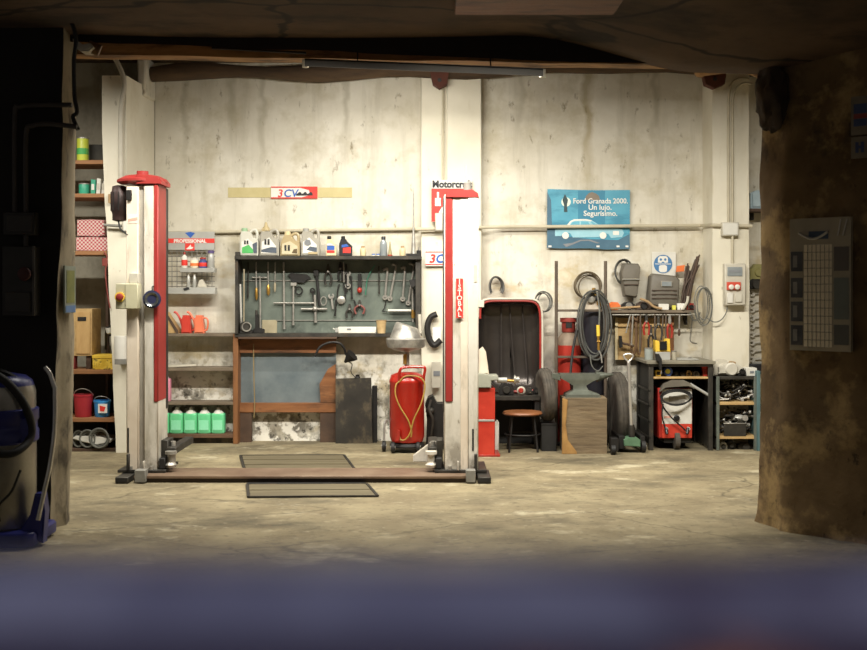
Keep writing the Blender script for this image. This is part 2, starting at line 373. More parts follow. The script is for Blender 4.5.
m = wobbly([(-3.27, 10.85), (-3.03, 10.85), (-2.97, W), (-3.27, W)], 0, 3.72, .014, 2.2, 9)
for v in m.b.verts:
    if v.co.x < -3.15: v.co.x += .14*max(0, 1 - v.co.z/3.2)
struct('wall_pillar_left', m, whitepl, True)
m = M(); m.box(-3.05, -2.955, 11.3, W, 3.6, 4.02, .02); struct('wall_pillar_head', m, wallm, True)
# dividing wall: dark pillar at left, rough pier at right, lintel across
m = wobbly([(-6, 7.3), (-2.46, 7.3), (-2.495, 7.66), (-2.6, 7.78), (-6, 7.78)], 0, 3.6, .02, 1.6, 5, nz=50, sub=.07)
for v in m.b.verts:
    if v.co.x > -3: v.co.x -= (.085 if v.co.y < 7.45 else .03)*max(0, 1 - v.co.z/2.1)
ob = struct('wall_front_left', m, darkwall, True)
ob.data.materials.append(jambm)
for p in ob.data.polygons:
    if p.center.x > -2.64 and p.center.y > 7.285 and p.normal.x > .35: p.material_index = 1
PA, PB = V(2.345, 7.32, 0), V(2.745, 6.96, 0)
struct('wall_front_right', wobbly([(2.265, 7.62), (2.345, 7.32), (2.745, 6.96), (3.8, 6.0), (4.6, 6.6), (4.6, 7.76), (2.32, 7.76)], 0, 3.6, .028, 1.7, 12, nz=60, sub=.06, foot=.035), pierm, True)
def lint(u, v):
    x = -3 + 6*u
    return x
m = M(); n = 30; rows = []
for i in range(n+1):
    x = -3.2 + 6.4*i/n; zb = 3.30 - .15*min(1, max(0, (x+2.4)/3.6)) + .015*noise.noise(V(x*2, 3, 1))
    rows.append([m.b.verts.new(p) for p in ((x, 7.5, zb), (x, 7.64, zb+.04), (x, 7.64, 4.1), (x, 7.5, 4.1))])
for a, c in zip(rows, rows[1:]):
    for j in range(4): m.b.faces.new((a[j], a[(j+1) % 4], c[(j+1) % 4], c[j]))
m.b.faces.new(rows[0]); m.b.faces.new(rows[-1][::-1]); struct('trim_lintel', m, lintelm, True)
# near ceiling, sagging towards the pier
def cf(u, v):
    x = -4.5 + 9.5*u; y = 2.5 + 5.05*v
    z = 3.335 + .018*noise.noise(V(x*.9, y*.9, 0)) + .03*noise.noise(V(x*.5+7, y*.4, 2))
    sag = max(0, min(1, (x-.55)/1.3)); sag = sag*sag*(3-2*sag)
    z -= .24*sag*max(0, min(1, (y-5.6)/1.7))**1.3
    z -= .03*max(0, noise.noise(V(x*2.3, y*1.1, 5)))*sag
    return V(x, y, z)
struct('ceiling_front', M().grid(cf, 80, 60), ceilm, True)
m = M(); m.box(-4.5, 5, 2.5, 7.55, 3.42, 3.5, 0); struct('ceiling_deck', m, lintelm)
# ceiling timbers over the workshop
m = M(); rows = []
for i in range(41):
    x = -4 + 8*i/40; z = 3.72 - .018*x - .03 + .012*noise.noise(V(x*1.5, 0, 0)); y = 10.0
    rows.append([m.b.verts.new(p) for p in ((x, y, z), (x, y+.2, z), (x, y+.2, z+.26), (x, y, z+.26))])
for a, c in zip(rows, rows[1:]):
    for j in range(4): m.b.faces.new((a[j], a[(j+1) % 4], c[(j+1) % 4], c[j]))
m.b.faces.new(rows[0]); m.b.faces.new(rows[-1][::-1])
solo('ceiling_beam', m, beamm, 'long sawn timber beam across the workshop ceiling above the lamp', 'beam')
pts = [V(-2.95 + .3*i, 11.5, 3.84 + .012*math.sin(i*.9) + .02*math.sin(i*.45+1) + .12*(i/26)**.6) for i in range(27)]
solo('ceiling_log', M().tube(pts, .09, 10, radii=[.08+.02*math.sin(i*1.3) for i in range(27)]), logm, 'crooked dark log lying along the top of the back wall', 'log')
pts = [P(706, 73, 11.34), P(700, 72, 11.0), P(730, 68, 10.7), P(752, 70, 10.55), P(764, 76, 10.45)]
solo('log_end', M().tube(pts, .05, 10, smooth=4), beamm, 'short rounded orange-lit log end above the right pillar', 'log')
m = M(); n0 = [V(1.0, 0, 0)]
rr = bmesh.ops.create_icosphere(m.b, subdivisions=4, radius=1)
for v in rr['verts']:
    k = 1 + .28*noise.noise(v.co*1.8 + V(4, 1, 0)) + .12*noise.noise(v.co*5)
    v.co = V(v.co.x*.1*k, v.co.y*.16*k, v.co.z*.235*k) + V(X(772, 7.4), 7.4, Z(97, 7.4))
struct('trim_stone', m, mat('lump_stone', '#2a211a', '#453728', 5, .35, .65, .95, bump=.8), True)
m = M(); m.box(X(455, 6.6), X(617, 6.6), 6.0, 6.72, 3.285, 3.315, .004)
solo('ceiling_plank', m, woodor, 'bare orange-brown plank nailed under the near ceiling', 'plank')

# fluorescent lamp
def lamp_fixture(loc, L, slope):
    r = T('fluorescent_lamp', 'long grey fluorescent batten lamp hanging under the ceiling beam', 'lamp', loc)
    ex = V(1, 0, slope); o = V(*loc)
    m = M()
    for (y0, y1, z0, z1) in ((-.06, -.05, -.035, .03), (-.06, .06, .02, .035), (.05, .06, 0, .03)):
        a = []
        for t in (-L/2, L/2):
            for (y, z) in ((y0, z0), (y1, z0), (y1, z1), (y0, z1)): a.append(m.b.verts.new(o + ex*t + V(0, y, z)))
        for q in ((0,1,2,3),(7,6,5,4),(0,4,5,1),(1,5,6,2),(2,6,7,3),(3,7,4,0)): m.b.faces.new([a[i] for i in q])
    part('housing', m, mat('lamp_housing', '#3d372d', '#4a4438', 4, .35, .65, .5), r)
    m = M(); m.tube([o + ex*(-L/2+.03) + V(0, 0, -.008), o + ex*(L/2-.03) + V(0, 0, -.008)], .013, 10)
    part('tube', m, mat('lit_tube', '#fff2d8', '#fff2d8', emit=10), r)
    for sgn in (-1, 1):
        m = M(); m.tube([o + ex*(sgn*L/2) + V(0, 0, -.035), o + ex*(sgn*L/2) + V(0, 0, .035)], .03, 10); part('end_cap', m, offwhite, r)
    for t in (-.6, .6):
        m = M(); m.cyl(o + ex*t + V(0, 0, .03), o + ex*t + V(0, .05, .17), .006); part('hanger', m, iron, r)
lamp_fixture((X(424, 9.9), 9.9, Z(68.5, 9.9)), X(543, 9.9)-X(306, 9.9), -.042)

# pipes and electrical conduit on the back wall
def pipe(name, label, pts, r, mm, sm=0, cat='pipe'):
    return solo(name, M().tube(pts, r, 9, smooth=sm), mm, label, cat)
pipe('wall_pipe', 'horizontal grey pipe along the left part of the back wall', [P(152, 233, 11.66), P(300, 230.5, 11.66), P(418, 229, 11.66)], .018, conduitm)
pipe('wall_pipe', 'horizontal pale pipe running from the middle pillar in front of the blue poster', [P(416, 229.5, 11.52), P(482, 227.5, 11.52), P(500, 227, 11.62), P(700, 225.5, 11.62), P(713, 225.3, 11.25), P(752, 226, 11.25)], .018, conduitm)
pipe('conduit', 'thin vertical conduit running down the middle pillar', [P(443, 86, 11.53), P(443, 150, 11.53), P(443, 226, 11.53)], .012, conduitm, cat='conduit')
pipe('conduit', 'curved pale conduit rising over the left pillar to the ceiling', [P(121, 180, 10.81), P(121, 110, 10.81), P(124.5, 85, 10.81), P(119, 66, 10.81), P(108, 48, 10.8), P(100, 40, 10.7)], .024, offwhite, 6, 'conduit')
pipe('conduit', 'left one of two vertical conduits down the right pillar', [P(749, 79, 11.25), P(738, 79, 11.25), P(730, 88, 11.25), P(728.5, 120, 11.25), P(728.5, 224, 11.25)], .013, conduitm, 3, 'conduit')
pipe('conduit', 'right one of two vertical conduits down the right pillar', [P(752, 84, 11.23), P(742, 84, 11.23), P(733.5, 95, 11.23), P(732.5, 130, 11.24), P(732.5, 264, 11.24)], .013, conduitm, 3, 'conduit')
pipe('conduit', 'dark rod in front of the sawn ceiling beam', [P(212, 48, 9.95), P(306, 53, 9.95)], .012, iron, 0, 'conduit')
def jbox(px0, px1, py0, py1, d, back, label):
    r = T('junction_box', label, 'junction box', (X((px0+px1)/2, d), d, Z(py1, d)))
    part('box_body', M().pbox(px0, px1, py0, py1, d, back, .006), offwhite, r)
    part('box_lid', M().pbox(px0+1.2, px1-1.2, py0+1.2, py1-1.2, d-.008, d, .003), whitep, r)
    return r
jbox(722, 739, 222, 236, 11.22, 11.29, 'white junction box where the pipe meets the right pillar')
jbox(435, 443, 213, 231, 11.47, 11.58, 'small white junction box behind the right lift post')
jbox(122, 132, 220, 232, 10.76, 10.86, 'white junction box on the left pillar beside the lift motor')
def bracket(px0, px1, py0, py1, d, label):
    r = T('roof_bracket', label, 'bracket', (X((px0+px1)/2, d), d, Z(py1, d)))
    part('plate', M().pprism([(px0, py0), (px1, py0), (px1-2, py1-4), ((px0+px1)/2, py1), (px0+3, py1-4)], d, d+.12, .006), mat('rusty_bracket', '#4a2418', '#5c3020', 5, .35, .65, .8), r)
    part('bolt', M().cyl(P((px0+px1)/2, (py0+py1)/2, d-.02), P((px0+px1)/2, (py0+py1)/2, d+.02), .02), iron, r)
bracket(430, 449, 72, 88, 11.4, 'dark rusty bracket at the top of the middle pillar')
bracket(703, 727, 70, 88, 11.15, 'dark rusty bracket at the top of the right pillar')
# tape and stickers
solo('tape_strip', M().pbox(228, 352, 187.5, 197.5, 11.694, 11.703, 0), cream_tape, 'long strip of yellowed tape stuck on the back wall', 'tape')
def sticker(px0, px1, py0, py1, d, label, back):
    r = T('oil_sticker', label, 'sticker', (X((px0+px1)/2, d), d, Z(py1, d)))
    part('backing', M().pbox(px0, px1, py0, py1, d, d+back, 0), paper, r); return r
s = sticker(271, 317.5, 186.5, 198.5, 11.685, 'small red and white sticker stuck on the yellowed tape strip', .018)
d = 11.682
part('red_border', M().pprism([(271, 186.5), (317.5, 186.5), (317.5, 198.5), (271, 198.5), (271, 197.3), (302, 197.3), (310, 195), (309, 190), (300, 187.7), (271, 187.7)], d-.001, d+.002), redink, s)
part('number_lettering', textmesh('3', .115, P(280, 196.8, d-.001), (1, 0, 0), (.15, 0, 1), .001, bold=.0015), redink, s)
part('letter_lettering', textmesh('CV', .115, P(290.5, 196.8, d-.001), (1, 0, 0), (.15, 0, 1), .001, bold=.0015), blueink, s)
for k, q in enumerate((299, 304.5, 310)):
    part('car_mark', M().pprism([(q-3, 195.5), (q-2.6, 193.8), (q-1, 193.2), (q, 192), (q+1.5, 192), (q+2.6, 193.6), (q+2.8, 195.5)], d-.002-k*.0004, d), blackink, s)
s = sticker(425.5, 449, 250.5, 266, 11.535, 'white sticker with two red lines on the middle pillar', .008); d = 11.532
for q in (251.5, 264): part('red_line', M().pbox(425.5, 449, q, q+1, d, d+.003, 0), redink, s)
part('number_lettering', textmesh('3', .125, P(432, 262.5, d-.001), (1, 0, 0), (.2, 0, 1), .001, bold=.004), redink, s)
part('letter_lettering', textmesh('CV', .125, P(443, 262.5, d-.001), (1, 0, 0), (.2, 0, 1), .001, bold=.004), blueink, s)
# Motorcraft sign on the middle pillar
d = 11.50
s = T('parts_sign', 'red and white metal sign with black lettering on the middle pillar', 'sign', (X(451, d), d, Z(222, d)))
part('sign_plate', M().pbox(431.5, 472, 180, 222, d, d+.03), whitep, s)
part('red_field', M().pbox(431.5, 472, 188.5, 221.5, d-.003, d+.001, 0), redink, s)
part('lettering', textmesh('Motorcraft', .10, P(452, 187.3, d-.004), (1, 0, 0), (0, 0, 1), .002, bold=.004, sx=.93), blackink, s)
part('bottle_mark', M().pprism([(435, 198), (437, 198), (437, 192), (439, 192), (439, 198), (441, 198), (440.5, 201), (441, 206), (435, 206)], d-.004, d), paper, s)
part('can_mark', M().pprism([(439, 212), (442, 207), (450, 207), (450, 219), (441, 219), (438.5, 216)], d-.004, d), paper, s)
# Ford Granada poster
d = 11.66
teal = mat('poster_teal', '#3787a0', '#559fb4', 3, .3, .7, .5); layer(teal, '#256f88', 2, (1, 1, 4), .5, .6, amount=.7)
s = T('car_poster', 'blue poster of a saloon car behind the pale wall pipe', 'poster', (X(588, d), d, Z(249, d)))
part('sheet', M().pprism([(547.5, 189), (590, 190.2), (630, 190), (629.7, 249), (606, 249.5), (590, 248.3), (560, 248.5), (547, 248)], d, d+.006), teal, s)
part('house_shadow', M().pprism([(578, 190.5), (605, 190.5), (605, 224), (578, 224)], d-.001, d+.001), mat('poster_blue', '#24708c', '#2f819c', 3, .3, .7, .5), s)
part('arched_window', M().pprism([(585, 200), (586, 196), (589, 193), (592, 192), (596, 193.5), (599, 196), (600, 200)], d-.002, d), mat('poster_brown', '#6a5f50', '#7c7060', 4, .3, .7, .5), s)
part('dark_ground', M().pprism([(547, 248), (547.2, 192), (551, 200), (552, 226), (562, 236), (590, 239), (618, 240), (629.5, 234), (629.7, 248.8), (606, 249.3), (590, 248.1), (560, 248.3)], d-.002, d), mat('poster_slate', '#31556a', '#44697c', 4, .3, .7, .5), s)
part('lamp_glow', M().turned(P(566, 202, d-.001), (0, -1, 0), [(.05, 0), (.05, .002)], 16), mat('poster_glow', '#cfd8c8', '#e4e6d4', 5, .3, .7, .6), s)
part('street_lamp_mark', M().pprism([(562.5, 200), (564, 196), (565, 194), (566, 196), (568, 200), (567, 205), (567.5, 212), (564, 212), (564, 205)], d-.004, d), mat('poster_dark', '#263a3c', '#30464a', 5, .3, .7, .6), s)
part('car_body', M().pprism([(555, 236), (555, 229.5), (561, 226.5), (566.5, 226), (570, 221), (574, 219.3), (586, 219), (592, 220.5), (600, 225.5), (614, 227), (622, 229), (624, 233), (622, 237), (611, 238), (608.5, 234), (603, 233), (599, 237), (573, 237.5), (570, 233), (564.5, 232.5), (561, 236)], d-.004, d), mat('poster_car', '#7fb0bd', '#9cc6cf', 4, .3, .7, .5), s)
part('car_roof', M().pprism([(566.5, 225.5), (570.5, 221), (574, 219.2), (586, 219), (592, 220.3), (591, 221.3), (585, 220.5), (575, 220.8), (571.5, 222), (569, 225.5)], d-.005, d), paper, s)
for q in ((570.5, 224.8, 573, 221.6, 579.5, 221.3, 579.5, 224.8), (581, 224.8, 581, 221.3, 588, 221.5, 590, 224.8), (592, 221.7, 599, 225, 593.5, 225, 590.5, 221.7)):
    part('car_window', M().pprism([(q[0], q[1]), (q[2], q[3]), (q[4], q[5]), (q[6], q[7])], d-.006, d), mat('poster_glass', '#4f97ad', '#6bb0c2', 4, .3, .7, .5), s)
for q in (565.5, 603): part('car_wheel', M().turned(P(q, 235.5, d-.003), (0, -1, 0), [(.036, 0), (.036, .003)], 16), paper, s)
part('headlamp_mark', M().pbox(613, 619, 231, 235, d-.006, d, 0), paper, s)
part('paving_mark', M().pprism([(563, 244), (572, 243), (580, 239.8), (590, 239.6), (600, 243), (597, 243.4), (589, 240.8), (581, 241), (573, 244.5), (566, 247)], d-.004, d), greyink, s)
for t, q, r_, sz in (('Ford Granada 2000.', 600.5, 203.4, .078), ('Un lujo.', 600, 209.7, .078), ('Segurísimo.', 600.5, 215.8, .078)):
    part('lettering', textmesh(t, sz, P(q, r_, d-.004), (1, 0, 0), (0, 0, 1), .001, bold=.0012, sx=.92 if 'Ford' in t else 1), paper, s)
for q in (550, 598, 618, 627): part('corner_mark', M().pbox(q-1.5, q+1.5, 245.5, 247.2, d-.004, d, 0), paper, s)
# round blue safety sign
d = 11.67
s = T('safety_sign', 'white square sign with blue disc and goggles pictogram above the mask', 'sign', (X(664, d), d, Z(280, d)))
part('sign_plate', M().pbox(652, 676, 252, 281, d, d+.01), whitep, s)
part('blue_disc', M().turned(P(663, 264, d-.001), (0, -1, 0), [(.098, 0), (.098, .003)], 28), mat('sign_blue', '#3a6a96', '#4678a4', 5, .3, .7, .5), s)
part('face_mark', M().pprism([(658, 262.5), (658, 258), (660, 256), (666, 256), (668, 258), (668, 262.5), (665, 263), (663, 261.5), (661, 263)], d-.006, d), paper, s)
part('mask_mark', M().pprism([(659, 266), (661, 265), (665, 265), (667, 266), (667, 271), (665, 272.3), (661, 272.3), (659, 271)], d-.006, d), paper, s)
part('white_line', M().pbox(655, 671, 263.6, 264.3, d-.005, d, 0), paper, s)
for q in (660.8, 665.2): part('eye_mark', M().turned(P(q, 259.5, d-.005), (0, -1, 0), [(.013, 0), (.013, .003)], 12), mat('sign_blue', '#3a6a96'), s)

# ================================================================== the two-post lift
CREAM = 1
def lift_post(x0, x1, inner, label, left):
    """hollow column; inner=+1 when the carriage side faces +x"""
    y0, y1 = 9.32, 9.66; zt = 2.5 if left else 2.415
    r = T('lift_post', label, 'vehicle lift', ((x0+x1)/2, (y0+y1)/2, .06), 'posts of the vehicle lift')
    w = x1-x0
    def fx(t): return x0+t*w if inner > 0 else x1-t*w        # t=0 outer edge, 1 inner edge
    def slab(ta, tb, ya, yb, za, zb, bev=.004):
        a, c = sorted((fx(ta), fx(tb))); return M().box(a, c, ya, yb, za, zb, bev)
    if left:
        part('cover_plate', slab(0, .38, y0-.012, y1, .06, zt-.02, .008), beigelift, r)
        part('groove', slab(.38, .54, y0+.03, y1-.03, .06, zt), greygroove, r)
        part('column', slab(.54, 1.0, y0, y1, .06, zt, .01), whitelift, r)
        part('red_strip', slab(.86, 1.012, y0-.008, y1-.07, Z(402, 9.32), zt+.02, .008), redliftm, r)
        part('rubber_seal', slab(.95, 1.018, y1-.07, y1+.002, Z(412, 9.32), zt-.01, .003), dsteel, r)
        part('slot', slab(.035, .085, y0-.014, y0, Z(453, 9.3), Z(428, 9.3), 0), black, r)
    else:
        part('column', slab(.0, .97, y0, y1, .06, zt, .01), whitelift, r)
        part('cover_plate', slab(0, .30, y0-.014, y1+.005, .06, zt-.01, .008), whitelift, r)
        part('groove', slab(.30, .50, y0-.004, y0, .06, zt-.01, 0), beigelift, r)
        part('red_strip', slab(.72, .94, y0-.008, y1-.06, Z(402, 9.32), zt, .008), redliftm, r)
        part('rubber_seal', slab(.93, 1.0, y0+.012, y1-.03, Z(412, 9.32), zt-.02, .003), dsteel, r)
        part('slot', slab(.13, .18, y0-.017, y0-.013, Z(451, 9.3), Z(429, 9.3), 0), black, r)
    part('base_plate', M().box(x0-.07, x1+.07, y0-.03, y1+.1, .06, .085, .003), dsteel, r)
    for t in (.15, .8):
        part('anchor_bolt', M().cyl((fx(t), y0-.012, .08), (fx(t), y0-.012, .115), .016, n=8), steel, r)
    for (ta, tb, za, zb) in ((.04, .12, .085, .22), (.55, .6, .085, .16)):
        part('gusset', slab(ta, tb, y0-.05, y0, za, zb, .004), whitelift if ta > .5 else dsteel, r)
    return r, fx, y0, y1, zt
XL0, XL1 = X(126, 9.3), X(157.5, 9.3); XR0, XR1 = X(443, 9.3), X(478.5, 9.3)
r1, fx, y0, y1, zt = lift_post(XL0, XL1, 1, 'left white lift post with red strip, motor and control box', True)
r = r1
cx = (XL0+XL1)/2
m = M(); prof = [(.02, 2.50), (.19, 2.515), (.215, 2.53), (.215, 2.55), (.15, 2.585), (.09, 2.595), (.05, 2.6), (.05, 2.63), (.02, 2.632)]
part('pulley_cover', m.lathe(cx-.045, 9.5, prof, 32), redliftm, r, 'red round pulley cover on top of the post')
m = M(); m.prism([(cx-.05, 2.5), (XL1+.03, 2.5), (XL1+.03, 2.53), (XL1+.0, 2.57), (cx-.05, 2.585)], 9.3, 9.64, .006); part('top_cap', m, redliftm, r)
m = M(); m.turned(P(119.5, 204, 9.45) + V(0, 0, .16), (0, 0, -1), [(.03, 0), (.06, .01), (.065, .05), (.07, .06), (.07, .22), (.06, .25), (.06, .3), (.03, .31)], 18)
mo = part('motor', m, mat('motor_black', '#231a18', '#3a2622', 9, .35, .65, .5, .2), r)
for k in range(9):
    a = 2*math.pi*k/9; c = P(119.5, 204, 9.45)
    part('fin', M().box(c.x+.07*math.cos(a)-.004, c.x+.07*math.cos(a)+.004, c.y+.07*math.sin(a)-.004, c.y+.07*math.sin(a)+.004, c.z-.06, c.z+.1, 0), iron, mo)
part('motor_cable', M().tube([P(118, 218, 9.42), P(120, 228, 9.40), P(124, 232, 9.36), P(128, 235, 9.31)], .008, 7, smooth=5), black, r)
part('motor_box', M().pbox(126, 131, 190, 200, 9.28, 9.32), iron, r)
part('faded_sticker', M().pbox(127.5, 138, 214, 223, 9.305, 9.31, 0), mat('pale_sticker', '#e3cfc0', '#ecdcd0', 6, .3, .7, .6), r)
part('faded_print', M().pprism([(128, 219), (137.5, 217), (137.5, 220), (128, 221.5)], 9.303, 9.306), mat('pink_print', '#d69a86', '#deac9a', 6, .3, .7, .6), r)
b_ = part('control_box', M().pbox(115.5, 138, 283.5, 309, 9.2, 9.32, .006), mat('control_grey', '#a9a485', '#b7b296', 5, .35, .65, .5), r, 'greenish grey control box with a red knob')
part('box_lid', M().pbox(125.5, 137.5, 284, 308.5, 9.19, 9.2, .002), mat('control_lid', '#b5b090', '#c2bd9f', 5, .35, .65, .5), b_)
part('top_box', M().pbox(129, 138, 273, 283.5, 9.23, 9.32, .004), offwhite, b_)
part('knob_plate', M().turned(P(120, 297, 9.198), (0, -1, 0), [(.042, 0), (.042, .012)], 20), yellowp, b_)
kn = part('knob', M().turned(P(120, 297, 9.19), (0, -1, 0), [(.03, 0), (.028, .03), (.02, .034)], 18), mat('knob_maroon', '#7a1f1a', '#8d2a23'), b_)
# round lamp mirror on the post
m = M(); c = P(151.5, 299, 9.27)
hl = T('round_headlamp', 'round chrome headlamp with blue shell hung on the left lift post', 'headlamp', (c.x, c.y, c.z-.07))
part('shell', M().turned(c + V(.0, .04, 0), (.12, -1, -.05), [(.02, -.02), (.06, 0), (.074, .03), (.076, .05), (.066, .05)], 24), mat('shell_blue', '#26293f', '#363a58', 6, .3, .7, .35), hl)
part('lens', M().turned(c + V(.004, -.012, -.002), (.12, -1, -.05), [(.06, -.006), (.058, .012), (.035, -.004), (.01, -.012)], 24), mat('mirror_bowl', '#5a5d60', '#8e9090', 9, .35, .65, .2, .8), hl)
part('hook', M().tube([c + V(0, .03, .07), c + V(0, .02, .1), c + V(.01, .05, .11)], .005, 6, smooth=3), iron, hl)

r2, fx2, *_ = lift_post(XR0, XR1, -1, 'right white lift post with a red upright name plate', False)
part('top_cap', M().prism([(XR0+.02, 2.385), (XR0+.025, 2.42), (XR0+.05, 2.445), (XR1-.05, 2.455), (XR1-.005, 2.425), (XR1+.004, 2.385)], 9.30, 9.66, .006), redliftm, r2)
pc = P(467.5, 192, 9.5)
part('pulley_knob', M().lathe(pc.x, 9.5, [(.02, 2.44), (.038, 2.44), (.039, 2.46), (.034, 2.47), (.034, 2.53), (.02, 2.542)], 16), greyp, r2)
part('whip', M().cyl((pc.x-.01, 9.5, 2.53), (pc.x-.015, 9.52, 2.68), .004), steel, r2)
nm = part('name_plate', M().pbox(456, 463, 278.5, 318, 9.300, 9.306, 0), redink, r2)
for i, ch in enumerate('ISTOBAL'):
    part('lettering', textmesh(ch, .058, P(459.5, 283.8 + i*5.5, 9.298), (1, 0, 0), (0, 0, 1), .001, bold=.001), paper, nm)
part('paper_tag', M().pbox(474, 477, 265, 282, 9.302, 9.306, 0), offwhite, r2)
# carriages with folded arms low on each post
def carriage(root, xi, s):
    r = part('carriage', M().box(min(xi, xi+s*.06), max(xi, xi+s*.06), 9.42, 9.62, .1, .32, .006), dsteel, root, 'dark arm carriage low on the post')
    part('pivot', M().cyl((xi+s*.085, 9.5, .1), (xi+s*.085, 9.5, .3), .022), steel, r)
    part('arm', M().box(min(xi+s*.05, xi+s*.13), max(xi+s*.05, xi+s*.13), 9.4, 10.1, .2, .26, .006), dsteel, r)
    part('pad', M().lathe(xi+s*.1, 9.36, [(.045, .1), (.05, .12), (.03, .14), (.03, .2), (.05, .21), (.05, .235)], 16), whitelift if s < 0 else steel, r)
    part('lock_block', M().box(min(xi+s*.01, xi+s*.06), max(xi+s*.01, xi+s*.06), 9.31, 9.42, .09, .18, .005), black, r)
    if s < 0: part('strut', M().prism([(xi+s*.06, .1), (xi+s*.26, .1), (xi+s*.26, .15), (xi+s*.1, .27), (xi+s*.06, .27)], 9.64, 9.72, .004), whitelift if s < 0 else dsteel, r)
carriage(r1, XL1, 1); carriage(r2, XR0, -1)
r = T('lift_floor_beam', 'low dark steel beam across the floor joining the two lift posts', 'steel beam', (-1.1, 9.35, 0))
xa, xb = X(134, 9.16), X(476, 9.16)
part('web', M().box(xa, xb, 9.16, 9.56, 0, .035, .003), mat('beam_brown', '#2c2119', '#3d2e24', 5, .35, .65, .6, .2), r)
part('top_plate', M().box(xa, xb, 9.15, 9.57, .035, .058, .003), mat('beam_rust', '#6d5746', '#85705c', 3, .35, .65, .5, .3), r)
for (a, c) in ((134.5, 145), (466, 475.5)): part('bracket', M().pbox(a, c, 470.5, 482.5, 9.1, 9.2, .003), greyp, r)
for (a, c, yy) in ((115, 128, 9.1), (478, 491, 9.1)):
    m = M(); m.box(X(a, yy), X(c, yy), yy, 9.5, .005, .055, .004); part('end_tube', m, dsteel, r)
    part('end_opening', M().box(X(a, yy)+.01, X(c, yy)-.01, yy-.002, yy+.002, .014, .046, 0), black, r)
# inspection pit covers let into the floor
def quadpt(q, u, v):
    a = q[0].lerp(q[1], u); c = q[3].lerp(q[2], u); return a.lerp(c, v)
def fpt(px, py): d = F*CH/(py-HY); return V(X(px, d), d, 0)
def pitcover(q, n, label, z=.012):
    q = [fpt(*p) for p in q]; cen = sum(q, V(0, 0, 0))/4
    r = T('pit_cover', label, 'pit cover', (cen.x, cen.y, 0), 'pit covers between the lift posts')
    m = M()
    def bar(a, c, w, h):
        dd = (c-a).normalized(); pp = V(-dd.y, dd.x, 0)*w/2
        m.zprism([((a+pp).x, (a+pp).y), ((c+pp).x, (c+pp).y), ((c-pp).x, (c-pp).y), ((a-pp).x, (a-pp).y)], 0, h)
    for i in range(4): bar(q[i], q[(i+1) % 4], .022, z+.003)
    part('frame', m, dsteel, r)
    for k in range(n):
        v0, v1 = k/n + .02, (k+1)/n - .02
        pts = [quadpt(q, .015, v0), quadpt(q, .985, v0), quadpt(q, .985, v1), quadpt(q, .015, v1)]
        part('plank', M().zprism([(p.x, p.y) for p in pts], .001, z), mat('pit_plank', '#584f3b', '#6c634b', 3, .35, .65, .7, stretch=(.5, 4, 1)), r)
    return r
pitcover([(240.4, 456.3), (344, 456), (354.7, 470.2), (244.5, 471)], 3, 'planked pit cover behind the lift floor beam')
pitcover([(247, 485.5), (367, 485), (377.5, 497), (248.5, 498)], 2, 'planked pit cover in front of the lift floor beam')
m = M(); a = [fpt(247, 480.5), fpt(363, 480.5), fpt(367, 484.6), fpt(247, 485)]; m.zprism([(p.x, p.y) for p in a], .0005, .004)
solo('pit_opening', m, black, 'dark open gap of the pit under the front edge of the lift beam', 'pit gap')
# ================================================================== shelves in the left recess
D0, D1 = 10.88, 11.35
r = T('wall_shelving', 'tall dark wooden shelving in the recess left of the white pillar', 'shelving', (-3.6, 11.1, 0))
for (py, px1) in ((160, 106), (193.5, 108), (251, 107), (370, 115), (418, 117)):
    part('shelf', M().box(-4.4, X(px1, D0), D0, D1, Z(py+4, D0), Z(py, D0)), shelfwood, r)
part('base_board', M().box(-4.4, X(116, D0), D0+.05, D1, .0, .03), wooddk, r)
for x in (-4.4, -3.37): part('upright', M().box(x, x+.03, D1-.05, D1, 0, 2.95), wooddk, r)
part('side_panel', M().box(X(116, D0)-.012, X(116, D0)+.012, D0+.03, D1, 0, Z(372, D0)), wooddk, r)
part('back_panel', M().box(-4.4, X(115, D0), D1, D1+.02, 0, Z(374, D0)), mat('shelf_back_dark', '#1d1814', '#2c251e', 4, .35, .65, .8), r)
def tin(px0, px1, py0, py1, d, body, label, cat='tin', lid=None, name='oil_tin'):
    r = T(name, label, cat, (X((px0+px1)/2, d), d, Z(py1, d))); cx = X((px0+px1)/2, d); rr = (X(px1, d)-X(px0, d))/2; z0, z1 = Z(py1, d), Z(py0, d)
    part('tin_body', M().lathe(cx, d, [(rr*.97, z0), (rr, z0+.006), (rr, z1-.012), (rr*.96, z1-.006)], 20), body, r)
    part('rim', M().lathe(cx, d, [(rr*1.02, z1-.012), (rr*1.02, z1), (rr*.9, z1), (rr*.9, z1-.004)], 20), lid or steel, r); return r
t = tin(77, 88.5, 135, 158.5, 11.0, limep, 'yellow-green tin standing on the top shelf of the recess')
part('tin_label', M().turned(P(82.7, 152, 11.0), (0, 0, 1), [(.058, 0), (.0585, .002), (.0585, .06), (.058, .062)], 20), greenink, t)
solo('storage_box', M().pbox(89, 105, 141, 159, 11.1, 11.3), mat('dark_box', '#2c2a24', '#3d3a32', 5, .35, .65, .8), 'dark square box beside the yellow-green tin', 'box')
tin(79, 89.5, 182, 193, 11.0, tealp, 'small teal green tin on the second shelf of the recess')
def slimbox(pts, d, mm, label, name='slim_carton'): 
    r = T(name, label, 'carton', P((pts[0][0]+pts[1][0])/2, max(p[1] for p in pts), d))
    part('carton_body', M().pprism(pts, d, d+.12, .003), mm, r)
    a, b = pts[0], pts[1]; c, e = pts[2], pts[3]
    part('label_panel', M().pprism([(a[0]*.8+b[0]*.2, a[1]*.7+e[1]*.3), (a[0]*.2+b[0]*.8, b[1]*.7+c[1]*.3), (b[0]*.8+a[0]*.2, b[1]*.3+c[1]*.7), (a[0]*.8+b[0]*.2, a[1]*.3+e[1]*.7)], d-.003, d+.001), paper if mm is tealp else offwhite, r)
